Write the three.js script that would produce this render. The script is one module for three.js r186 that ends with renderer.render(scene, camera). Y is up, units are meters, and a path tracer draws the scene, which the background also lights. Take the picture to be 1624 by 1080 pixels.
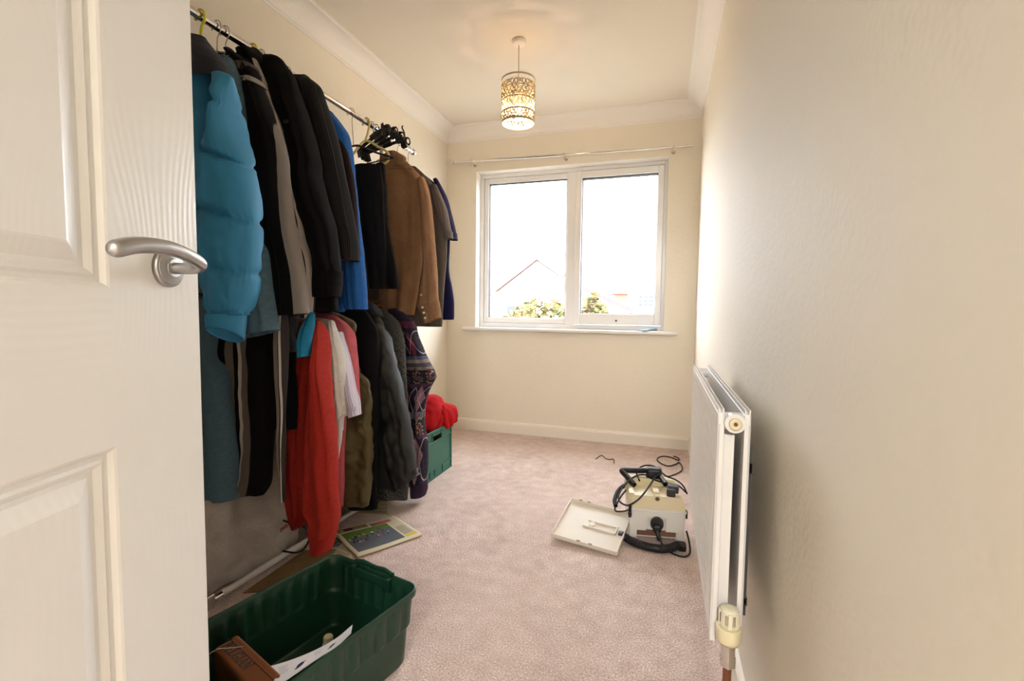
import * as THREE from 'three';
import { RoundedBoxGeometry } from 'three/addons/geometries/RoundedBoxGeometry.js';
import { ImprovedNoise } from 'three/addons/math/ImprovedNoise.js';
import { mergeGeometries } from 'three/addons/utils/BufferGeometryUtils.js';
import { FontLoader } from 'three/addons/loaders/FontLoader.js';
import { TextGeometry } from 'three/addons/geometries/TextGeometry.js';

// ------------------------------------------------------------------ camera, sky, exposure
const scene = new THREE.Scene();
const camera = new THREE.PerspectiveCamera(71.28, 1624 / 1080, 0.05, 200);
camera.rotation.order = 'YXZ';
camera.position.set(0, 0.9645, 0);
camera.rotation.set(-0.062584, 0.307967, 0.0118355);

const renderer = new THREE.WebGLRenderer({ antialias: true });
renderer.toneMapping = THREE.LinearToneMapping;
renderer.toneMappingExposure = 1.0;
renderer.shadowMap.enabled = true;

scene.background = new THREE.Color(.93, 1.0, 1.08);     // even overcast sky
scene.backgroundIntensity = 15.5;
const PENDANT_POWER = 0.82;                            // warm bulb in the pendant shade
const UNSEEN_LAMP_POWER = 11;                              // lamp out of view, placed to light door and clothes from the front

// ------------------------------------------------------------------ helpers
const V = (x, y, z) => new THREE.Vector3(x, y, z);
const noise = new ImprovedNoise();
let seed = 7;
const rnd = () => { seed = (seed * 1664525 + 1013904223) >>> 0; return seed / 4294967296; };
const used = {};
function numbered(name) { const n = used[name] || 0; used[name] = n + 1; return n ? name + '_' + String(n).padStart(3, '0') : name; }
function obj(name, geo, mat, parent = scene) {
  const list = Array.isArray(geo) ? geo : [geo];
  const g = list.length > 1 ? mergeGeometries(list.map((q) => { const k = q.index ? q.toNonIndexed() : q.clone(); for (const a of Object.keys(k.attributes)) if (!['position', 'normal', 'uv'].includes(a)) k.deleteAttribute(a); return k; })) : list[0];
  const m = new THREE.Mesh(g, mat);
  m.name = parent === scene ? numbered(name) : name;
  m.castShadow = m.receiveShadow = true;
  parent.add(m);
  return m;
}
function thing(name, label, category, group) {
  const o = new THREE.Group(); o.name = numbered(name); scene.add(o);
  o.userData = { label, category }; if (group) o.userData.group = group;
  return o;
}
function tag(o, label, category, group) { o.userData.label = label; o.userData.category = category; if (group) o.userData.group = group; return o; }
function structure(o, label) { o.userData.kind = 'structure'; if (label) o.userData.label = label; return o; }
function struct(name, geo, mat, label) { return structure(obj(name, geo, mat), label); }
function structGroup(name, label) { const o = new THREE.Group(); o.name = numbered(name); scene.add(o); return structure(o, label); }
function rebase(o) {                                   // moves a thing's origin to the middle of its base
  o.updateMatrixWorld(true);
  const b = new THREE.Box3().setFromObject(o), c = b.getCenter(V(0, 0, 0)); c.y = b.min.y;
  const inv = c.clone().sub(o.position); o.position.copy(c);
  o.children.forEach((k) => k.position.sub(inv));
  return o;
}
const at = (g, x, y, z) => g.translate(x, y, z);
const box = (w, h, d, x = 0, y = 0, z = 0, r = 0) => at(r ? new RoundedBoxGeometry(w, h, d, 3, Math.min(r, w * .49, h * .49, d * .49)) : new THREE.BoxGeometry(w, h, d), x, y, z);
const span = (x0, x1, y0, y1, z0, z1, r = 0) => box(x1 - x0, y1 - y0, z1 - z0, (x0 + x1) / 2, (y0 + y1) / 2, (z0 + z1) / 2, r);
const cyl = (r0, r1, h, x = 0, y = 0, z = 0, n = 32) => at(new THREE.CylinderGeometry(r0, r1, h, n), x, y, z);
function rod(a, b, r, n = 16) {
  const d = b.clone().sub(a), g = new THREE.CylinderGeometry(r, r, d.length(), n);
  g.applyQuaternion(new THREE.Quaternion().setFromUnitVectors(V(0, 1, 0), d.clone().normalize()));
  return at(g, (a.x + b.x) / 2, (a.y + b.y) / 2, (a.z + b.z) / 2);
}
const tube = (pts, r, seg = 64, rad = 10, closed = false) => new THREE.TubeGeometry(new THREE.CatmullRomCurve3(pts.map((p) => V(...p)), closed, 'catmullrom', .5), seg, r, rad, closed);
const ball = (r, x, y, z, n = 20) => at(new THREE.SphereGeometry(r, n, Math.round(n * .7)), x, y, z);
const lathe = (pts, n = 40) => new THREE.LatheGeometry(pts.map(([r, y]) => new THREE.Vector2(r, y)), n);

// textures
function dataTex(w, h, fn, srgb = false) {
  const d = new Uint8Array(w * h * 4);
  for (let y = 0; y < h; y++) for (let x = 0; x < w; x++) { const c = fn(x, y), i = (y * w + x) * 4; for (let k = 0; k < 3; k++) d[i + k] = Math.max(0, Math.min(255, Array.isArray(c) ? c[k] : c)); d[i + 3] = 255; }
  const t = new THREE.DataTexture(d, w, h);
  t.magFilter = THREE.LinearFilter; t.minFilter = THREE.LinearMipmapLinearFilter; t.generateMipmaps = true; t.wrapS = t.wrapT = THREE.RepeatWrapping;
  if (srgb) t.colorSpace = THREE.SRGBColorSpace; t.needsUpdate = true; return t;
}
function canvasTex(w, h, draw) {
  const c = document.createElement('canvas'); c.width = w; c.height = h; const g = c.getContext('2d'); draw(g, w, h);
  const t = new THREE.CanvasTexture(c); t.colorSpace = THREE.SRGBColorSpace; t.wrapS = t.wrapT = THREE.RepeatWrapping; return t;
}
const rep = (t, u, v) => { const c = t.clone(); c.repeat.set(u, v); c.needsUpdate = true; return c; };
// periodic noise 0..1 on a size x size tile
const per = (x, y, s, f, z = 0) => {
  const a = x / s * f, b = y / s * f, u = x / s, v = y / s;
  return .5 + .5 * (noise.noise(a, b, z) * (1 - u) * (1 - v) + noise.noise(a - f, b, z) * u * (1 - v) + noise.noise(a, b - f, z) * (1 - u) * v + noise.noise(a - f, b - f, z) * u * v) * 1.5;
};
const grainTex = dataTex(256, 256, () => 90 + rnd() * 130);
const weaveTex = dataTex(256, 256, (x, y) => 128 + 60 * Math.sin(x * Math.PI / 2) * Math.sin(y * Math.PI / 2) + (rnd() - .5) * 60);
const rollerTex = dataTex(512, 512, (x, y) => 128 + 90 * (per(x, y, 512, 60) - .5) + 80 * (per(x, y, 512, 22, 5) - .5) + 50 * (per(x, y, 512, 7, 9) - .5));
const mottleTex = dataTex(256, 256, (x, y) => { const v = 228 + 26 * (per(x, y, 256, 6) - .5) + 18 * (per(x, y, 256, 24, 3) - .5) + (rnd() - .5) * 14; return [v, v, v]; }, true);
const feltTex = dataTex(256, 256, (x, y) => { const v = 224 + 30 * (per(x, y, 256, 10, 2) - .5) + (rnd() - .5) * 50; return [v, v, v]; }, true);
const woodBump = dataTex(512, 512, (x, y) => { const w = per(x, y, 512, 4, 4) * 14; return 120 + 80 * Math.sin((x / 512 * 40 + w * .6) * Math.PI * 2) * per(x, y, 512, 5, 8) + (per(x * 1, (y * .125) % 512, 512, 40, 6) - .5) * 60; });

function std(color, roughness = .6, extra = {}) { return new THREE.MeshStandardMaterial({ color, roughness, ...extra }); }
function phys(color, roughness, extra = {}) { return new THREE.MeshPhysicalMaterial({ color, roughness, ...extra }); }
function cloth(color, o = {}) {
  return new THREE.MeshPhysicalMaterial({ color, roughness: o.rough ?? .92, map: o.map ?? rep(o.felt ? feltTex : mottleTex, o.rep ?? 4, o.rep ?? 4), bumpMap: rep(o.weave ? weaveTex : grainTex, o.fine ?? 14, o.fine ?? 14), bumpScale: o.bump ?? .0006, specularIntensity: .35, sheen: o.sheen ?? .08, sheenRoughness: .6, sheenColor: new THREE.Color(o.sheenColor ?? color), side: THREE.DoubleSide });
}
const M = {
  wall: std('#ede5d4', .72, { bumpMap: rep(rollerTex, 1.6, 1.6), bumpScale: .002 }),
  ceiling: std('#ebe3d5', .85, { bumpMap: rep(rollerTex, 1.6, 1.6), bumpScale: .0006 }),
  cove: std('#f3efe8', .65),
  skirting: std('#efe8da', .38),
  gloss: std('#f2efe9', .3),
  door: std('#fbfbfa', .36, { bumpMap: rep(woodBump, 2, 1), bumpScale: .0004 }),
  doorRail: (() => { const t = woodBump.clone(); t.rotation = Math.PI / 2; t.repeat.set(2, 1); t.needsUpdate = true; return std('#fbfbfa', .36, { bumpMap: t, bumpScale: .0005 }); })(),
  upvc: std('#f4f4f3', .28),
  gasket: std('#2a282b', .6),
  glass: phys('#ffffff', 0, { transmission: 1, thickness: 0, ior: 1.45 }),
  chrome: std('#d8d6d2', .14, { metalness: 1 }),
  satin: std('#b7b8ba', .34, { metalness: 1 }),
  wire: std('#b8b4ae', .25, { metalness: 1 }),
  radiator: std('#f1efec', .3),
  darkGap: std('#4b4a49', .7),
  cream: std('#e6d9b4', .42),
  copper: std('#8a5a40', .4, { metalness: .7 }),
  black: std('#17161a', .42),
  blackMatt: std('#1b1a1d', .75),
  yellow: std('#e9d93a', .4),
  paleYellow: std('#e3cf86', .38),
  wood: std('#b06a34', .45),
  whitePole: std('#dcd8d0', .4),
};

// ------------------------------------------------------------------ the room
const XL = -1.684, XR = 0.2114, ZB = -3.5265, ZF = 0.13, H = 2.38;
const uvMetres = (g, flip) => { const p = g.attributes.position, n = g.attributes.normal, uv = g.attributes.uv; for (let i = 0; i < p.count; i++) { const a = Math.abs(n.getX(i)), b = Math.abs(n.getY(i)); const q = a > .7 ? [p.getZ(i), p.getY(i)] : b > .7 ? [p.getX(i), p.getZ(i)] : [p.getX(i), p.getY(i)]; uv.setXY(i, q[0], q[1]); } return g; };
const carpetMap = dataTex(1024, 1024, (x, y) => {
  const f = rnd(), m = per(x, y, 1024, 170, 1), c = per(x, y, 1024, 18, 4), l = per(x, y, 1024, 5, 7);
  const v = (f - .5) * .5 + (m - .5) * 1.35 + (c - .5) * .4 + (l - .5) * .3;
  return [219 + 62 * v, 197 + 66 * v, 187 + 68 * v];
}, true);
const carpetBump = dataTex(1024, 1024, (x, y) => 128 + 150 * (per(x, y, 1024, 190, 2) - .5) + 90 * (per(x, y, 1024, 30, 6) - .5) + (rnd() - .5) * 90);
const carpet = std('#ffffff', 1, { map: rep(carpetMap, 1.1, 1.1), bumpMap: rep(carpetBump, 1.1, 1.1), bumpScale: .006 });
struct('floor', uvMetres(span(-2.3, 1.5, -.12, 0, ZB - .3, 2.9)), carpet, 'pinkish beige cut pile carpet');
struct('ceiling', uvMetres(span(-2.3, 1.5, H, H + .12, ZB - .3, 2.9)), M.ceiling, 'pale cream plastered ceiling');
struct('wall_left', uvMetres(span(XL - .12, XL, 0, H, ZB - .3, ZF + .1)), M.wall, 'cream painted wall behind the clothes');
struct('wall_right', uvMetres(span(XR, XR + .12, 0, H, ZB - .3, ZF + .1)), M.wall, 'cream painted wall behind the radiator');
{
  const s = new THREE.Shape([[XL, 0], [XR, 0], [XR, H], [XL, H]].map((p) => new THREE.Vector2(...p)));
  s.holes.push(new THREE.Path([[-1.432, .83], [-1.432, 2.046], [.004, 2.046], [.004, .83]].map((p) => new THREE.Vector2(...p))));
  struct('wall_back', uvMetres(at(new THREE.ExtrudeGeometry(s, { depth: .28, bevelEnabled: false }), 0, 0, ZB - .28)), M.wall, 'cream painted wall round the window');
}
// wall with the doorway in which the photographer stands, and the landing beyond it
struct('wall_front', [uvMetres(span(XL, -.50, 0, H, ZF, ZF + .1)), uvMetres(span(-.50, XR, 2.02, H, ZF, ZF + .1))], M.wall, 'cream wall round the doorway');
struct('trim_1', [span(-.50, -.468, 0, 2.02, ZF - .012, ZF + .112), span(-.468, XR, 1.99, 2.02, ZF - .012, ZF + .112)], M.gloss, 'white door lining');
struct('wall_landing', [uvMetres(span(-1.7, -1.6, 0, H, ZF + .1, 2.7)), uvMetres(span(.95, 1.05, 0, H, ZF + .1, 2.7)), uvMetres(span(-1.7, 1.05, 0, H, 2.7, 2.8)), uvMetres(span(XR + .12, 1.05, 0, H, ZF, ZF + .1))], M.wall, 'cream walls of the landing');
// coving: a concave moulding in the angle of wall and ceiling
function covingProfile() {
  const p = [[0, 0], [0, -.1], [.004, -.1], [.006, -.092], [.012, -.088]];
  for (let i = 0; i <= 10; i++) { const a = i / 10 * Math.PI / 2; p.push([.092 - .08 * Math.cos(a) + 0, -.088 + .078 * Math.sin(a)]); }
  p.push([.098, -.008], [.1, -.004], [.106, -.004], [.106, 0]);
  return p;
}
function coving(len, place) {
  const s = new THREE.Shape(covingProfile().map(([x, y]) => new THREE.Vector2(x, y)));
  const g = new THREE.ExtrudeGeometry(s, { depth: len, bevelEnabled: false, curveSegments: 4 }); place(g); return g;
}
struct('trim_2', coving(ZF - ZB, (g) => g.translate(XL, H, ZB)), M.cove, 'white coving above the clothes');
struct('trim_3', coving(ZF - ZB, (g) => g.rotateY(Math.PI).translate(XR, H, ZF)), M.cove, 'white coving above the plain wall');
struct('trim_4', coving(XR - XL, (g) => g.rotateY(-Math.PI / 2).translate(XR, H, ZB)), M.cove, 'white coving above the window');
struct('trim_5', coving(XR - XL, (g) => g.rotateY(Math.PI / 2).translate(XL, H, ZF)), M.cove, 'white coving above the doorway');
function skirting(len, place) {
  const s = new THREE.Shape([[0, 0], [.018, 0], [.018, .07], [.015, .082], [.009, .088], [0, .09]].map((p) => new THREE.Vector2(...p)));
  const g = new THREE.ExtrudeGeometry(s, { depth: len, bevelEnabled: false }); place(g); return g;
}
struct('baseboard_left', skirting(ZF - ZB, (g) => g.translate(XL, 0, ZB)), M.skirting, 'cream skirting board under the clothes rack');
struct('baseboard_right', skirting(ZF - ZB, (g) => g.rotateY(Math.PI).translate(XR, 0, ZF)), M.skirting, 'cream skirting board under the radiator');
struct('baseboard_back', skirting(XR - XL, (g) => g.rotateY(-Math.PI / 2).translate(XR, 0, ZB)), M.skirting, 'cream skirting board below the window');

// ------------------------------------------------------------------ window
{
  const w = structGroup('window_1', 'white plastic window with a fixed light and a side casement');
  const zf = -3.65, d = .035, t = .06, x0 = -1.432, x1 = .004, y0 = .83, y1 = 2.046;
  const fr = (a, b, c, e, tl, tr, tt, tb, z0, z1, r = .006) => [span(a, a + tl, c, e, z0, z1, r), span(b - tr, b, c, e, z0, z1, r), span(a + tl - .002, b - tr + .002, e - tt, e, z0, z1, r), span(a + tl - .002, b - tr + .002, c, c + tb, z0, z1, r)];
  obj('outer_frame', fr(x0, x1, y0, y1, .03, .028, .03, .035, zf - d, zf + d), M.upvc, w);
  obj('mullion', span(-.722, -.654, y0 + .033, y1 - .028, zf - d, zf + .03, .006), M.upvc, w);
  const bead = obj('glazing_bead', fr(-1.402, -.722, .865, 2.016, .042, .008, .044, .045, zf - .02, zf + .022, .008), M.upvc, w);
  obj('gasket', fr(-1.361, -.729, .909, 1.973, .006, .006, .006, .004, zf - .018, zf + .012, 0), M.gasket, bead);
  const sash = obj('casement_sash', fr(-.656, -.022, .868, 2.012, .046, .044, .05, .083, zf - .02, zf + .05, .008), M.upvc, w);
  obj('gasket', fr(-.611, -.065, .95, 1.963, .006, .004, .006, .005, zf - .018, zf + .034, 0), M.gasket, sash);
  obj('lock', [box(.012, .012, .02, -.335, .90, zf + .055, .003)], M.gasket, sash);
  obj('pane', span(-1.37, -.722, .9, 1.98, zf - .004, zf), M.glass, w);
  obj('pane', span(-.62, -.055, .94, 1.97, zf + .006, zf + .01), M.glass, w);
  obj('window_board', [span(-1.432, .004, .806, .831, -3.62, ZB + .001), span(-1.53, .097, .806, .831, ZB, ZB + .045, .01)], M.gloss, w);
  obj('reveal', [span(-1.4325, -1.4295, .83, 2.046, -3.62, ZB - .001), span(.0015, .0045, .83, 2.046, -3.62, ZB - .001), span(-1.432, .004, 2.0435, 2.0465, -3.62, ZB - .001)], M.cove, w);
}

// ------------------------------------------------------------------ door
{
  const d = structGroup('door_1', 'white moulded panel door standing open');
  d.position.set(-.465, .008, .128); d.rotation.y = 107 * Math.PI / 180;
  const W = .7, HT = 1.98, s = .155, t = .035;
  const panels = [[.212, .788], [.977, 1.83]];
  const front = (x0, x1, y0, y1) => span(x0, x1, y0, y1, -t, 0);
  const uvm = (g) => { const p = g.attributes.position, uv = g.attributes.uv; for (let i = 0; i < p.count; i++) uv.setXY(i, p.getX(i), p.getY(i)); return g; };
  obj('stile', uvm(front(0, s, 0, HT)), M.door, d); obj('stile', uvm(front(W - s, W, 0, HT)), M.door, d);
  obj('rail', uvm(front(s, W - s, 0, panels[0][0])), M.doorRail, d); obj('rail', uvm(front(s, W - s, panels[0][1], panels[1][0])), M.doorRail, d); obj('rail', uvm(front(s, W - s, panels[1][1], HT)), M.doorRail, d);
  const prof = [[0, 0], [.003, -.0015], [.007, -.0065], [.012, -.0075], [.016, -.0055], [.0195, -.0075], [.023, -.0105], [.029, -.0105], [.047, -.003], [.05, -.0022]];
  for (const [y0, y1] of panels) {
    const x0 = s, x1 = W - s, pos = [], idx = [], uv = [];
    for (const side of [1, -1]) {
      const base = pos.length / 3;
      prof.forEach(([i, z]) => { for (const [x, y] of [[x0 + i, y0 + i], [x1 - i, y0 + i], [x1 - i, y1 - i], [x0 + i, y1 - i]]) { pos.push(x, y, side > 0 ? z : -t - z); uv.push(x, y); } });
      const q = (a, b, c, e) => side > 0 ? idx.push(a, b, c, a, c, e) : idx.push(a, c, b, a, e, c);
      for (let k = 0; k + 1 < prof.length; k++) for (let j = 0; j < 4; j++) { const a = base + k * 4 + j, b = base + k * 4 + (j + 1) % 4; q(a, b, b + 4, a + 4); }
      const l = base + (prof.length - 1) * 4; q(l, l + 1, l + 2, l + 3);
    }
    const g = new THREE.BufferGeometry(); g.setAttribute('position', new THREE.Float32BufferAttribute(pos, 3)); g.setAttribute('uv', new THREE.Float32BufferAttribute(uv, 2)); g.setIndex(idx);
    const flat = g.toNonIndexed(); flat.computeVertexNormals(); obj('panel', flat, M.door, d);
  }
  const h = new THREE.Group(); h.name = 'door_handle'; d.add(h); h.userData.label = 'satin nickel lever handle on a round rose';
  const hx = W - .064, hy = 1.009;
  const rose = lathe([[0, 0], [.026, 0], [.026, .004], [.0255, .0065], [.0235, .0075], [.0225, .0075], [.0222, .0095], [.0135, .0105], [.0135, .0125], [.0118, .013], [0, .013]], 48).rotateX(Math.PI / 2).translate(hx, hy, 0);
  obj('rose', rose, M.satin, h);
  // lever: a swept bar that grows a little toward its free end
  const pts = [[hx, hy, .012], [hx, hy, .03], [hx - .001, hy + .001, .043], [hx - .009, hy + .005, .053], [hx - .03, hy + .0115, .0565], [hx - .07, hy + .0185, .056], [hx - .115, hy + .016, .0525], [hx - .148, hy + .006, .049]].map((p) => V(...p));
  const curve = new THREE.CatmullRomCurve3(pts), n = 90, m = 22, P = [], I = [], fr = curve.computeFrenetFrames(n, false);
  for (let i = 0; i <= n; i++) {
    const u = i / n, c = curve.getPointAt(u), e = u > .94 ? Math.sqrt(Math.max(0, 1 - ((u - .94) / .06) ** 2)) : 1, r = (.0078 + .0022 * u) * Math.max(e, .02);
    for (let j = 0; j < m; j++) { const a = j / m * Math.PI * 2; const q = c.clone().addScaledVector(fr.normals[i], Math.cos(a) * r).addScaledVector(fr.binormals[i], Math.sin(a) * r); P.push(q.x, q.y, q.z); }
  }
  for (let i = 0; i < n; i++) for (let j = 0; j < m; j++) { const a = i * m + j, b = i * m + (j + 1) % m; I.push(a, a + m, b, b, a + m, b + m); }
  const lg = new THREE.BufferGeometry(); lg.setAttribute('position', new THREE.Float32BufferAttribute(P, 3)); lg.setIndex(I); lg.computeVertexNormals(); lg.setAttribute('uv', new THREE.Float32BufferAttribute(new Float32Array(P.length / 3 * 2), 2));
  obj('lever', lg, M.satin, h);
}

// ------------------------------------------------------------------ pendant lamp
{
  const l = thing('pendant_lamp', 'cylindrical cut-out pendant lamp shade lit by a warm bulb', 'lamp');
  const x = -.766, z = -2.468, R = .0865, y0 = 1.955, y1 = 2.178;
  obj('ceiling_rose', at(lathe([[0, 0], [.036, 0], [.038, -.004], [.036, -.016], [.03, -.022], [.012, -.026], [0, -.026]], 32), x, H, z), std('#eee9e2', .4), l);
  obj('flex', rod(V(x, 2.1, z), V(x, H - .02, z), .003, 8), std('#d8c9b2', .5), l);
  obj('lamp_holder', [cyl(.016, .02, .05, x, 2.085, z, 20), cyl(.022, .034, .014, x, 2.053, z, 24), cyl(.034, .034, .006, x, 2.043, z, 24)], std('#e8e2d6', .4), l);  // wide skirt is unseen, shaped to keep bulb light off the ceiling
  const shadeMat = new THREE.MeshPhysicalMaterial({ color: '#cdb98e', roughness: .5, side: THREE.DoubleSide });
  const g = [], ring = (y, r = .0028, rr = R) => new THREE.TorusGeometry(rr, r, 8, 64).rotateX(Math.PI / 2).translate(x, y, z);
  for (const y of [y0, y0 + .052, y0 + .112, y0 + .166, y1]) g.push(ring(y, .0032));
  const strip = (ya, yb) => new THREE.CylinderGeometry(R, R, yb - ya, 64, 1, true).translate(x, (ya + yb) / 2, z);
  g.push(strip(y1 - .006, y1), strip(y0, y0 + .009), strip(y0 + .046, y0 + .056), strip(y0 + .108, y0 + .116), strip(y0 + .162, y0 + .17));
  const on = (a, y, r = R) => [x + r * Math.sin(a), y, z + r * Math.cos(a)];
  const curl = (a0, yc, ra, ry, from, to, w) => { const p = []; for (let i = 0; i <= 12; i++) { const q = from + (to - from) * i / 12; p.push(on(a0 + ra * Math.cos(q), yc + ry * Math.sin(q))); } g.push(tube(p, w, 14, 5)); };
  const N = 9;
  for (let k = 0; k < N; k++) {
    const a = k / N * Math.PI * 2 + .05, h = Math.PI / N;
    // hearts in the open middle band, scrolls in the bands above and below
    for (const s of [-1, 1]) {
      const p = [[0, -.024], [.14, -.008], [.24, .010], [.2, .022], [.09, .022], [0, .008]].map(([da, dy]) => on(a + s * da, y0 + .084 + dy));
      g.push(tube(p, .0026, 20, 5));
      g.push(tube([on(a + h, y0 + .058), on(a + h + s * .12, y0 + .07), on(a + h + s * .03, y0 + .1)], .0022, 10, 5));
      for (const yc of [y0 + .03, y0 + .139]) { curl(a + s * .13, yc + .006, .09, .014, 0, 5.2, .0034); curl(a + h + s * .11, yc - .008, .085, .012, 1, 6.2, .0032); curl(a + s * .04, yc - .013, .05, .008, 0, 5.5, .003); }
      curl(a + s * .12, y0 + .183, .1, .012, 0, 6.2, .003); curl(a + h + s * .08, y0 + .186, .06, .009, 0, 6.2, .003);
    }
    for (const yc of [y0 + .03, y0 + .139]) g.push(ball(.006, ...on(a, yc + .006), 8));
  }
  const sh = obj('lamp_shade', g, shadeMat, l);
  const spider = []; for (let k = 0; k < 3; k++) { const a = k * 2.094; spider.push(rod(V(x, 2.06, z), V(...on(a, 2.06)), .0015, 6)); }
  obj('shade_ring', spider, shadeMat, sh);
  const bulbMat = new THREE.MeshStandardMaterial({ color: '#ffffff', emissive: new THREE.Color(1, .78, .48), emissiveIntensity: 9 });
  obj('bulb', at(lathe([[0, -.045], [.012, -.043], [.024, -.034], [.029, -.018], [.029, .0], [.026, .012], [0, .012]], 24), x, 2.027, z), bulbMat, l);
  const p = new THREE.PointLight(new THREE.Color(1, .73, .54), PENDANT_POWER); p.position.set(x, 2.008, z); p.shadow.radius = 1.2; p.castShadow = true; p.name = 'pendant_light'; scene.add(p);
  rebase(l);
}
// unseen lamp behind the camera, placed to light the room through the doorway
{
  const l = thing('unseen_globe_lamp', 'unseen white globe lamp behind the camera, lighting the room through the doorway', 'lamp');
  obj('ceiling_plate', cyl(.06, .06, .02, 0.08, H - .01, 2.15), M.gloss, l);
  obj('globe', ball(.11, 0.08, H - .13, 2.15, 28), new THREE.MeshStandardMaterial({ color: '#ffffff', emissive: new THREE.Color(1, .93, .82), emissiveIntensity: 6 }), l);
  const p = new THREE.PointLight(new THREE.Color(.97, 1, 1.04), UNSEEN_LAMP_POWER); p.position.set(0.08, H - .13, 2.15); p.shadow.radius = 5.4; p.castShadow = true; p.name = 'unseen_lamp_light'; scene.add(p);
}

// ------------------------------------------------------------------ curtain rod
{
  const r = thing('curtain_rod', 'thin chrome curtain rod with a clear ball end above the window', 'curtain rod');
  const z = -3.455;
  obj('rod', [rod(V(-1.6, 2.112, z), V(-.70, 2.094, z), .0085), rod(V(-.74, 2.095, z), V(.15, 2.078, z), .0068)], M.chrome, r);
  obj('finial_collar', rod(V(-1.606, 2.112, z), V(-1.592, 2.1118, z), .013), M.chrome, r);
  obj('finial', [ball(.025, -1.628, 2.113, z)], phys('#ffffff', .02, { transmission: .9, thickness: .04, ior: 1.5 }), r);
  for (const [x, y] of [[-1.44, 2.109], [-.72, 2.095], [.03, 2.08]]) obj('bracket', [rod(V(x, y - .012, z), V(x, y - .012, ZB), .005, 10), box(.014, .03, .02, x, y - .005, z, .003), cyl(.014, .014, .006, 0, 0, 0).rotateX(Math.PI / 2).translate(x, y - .012, ZB + .003), cyl(.004, .004, .016, x, y - .028, z, 10)], M.chrome, r);
  rebase(r);
}

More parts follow.
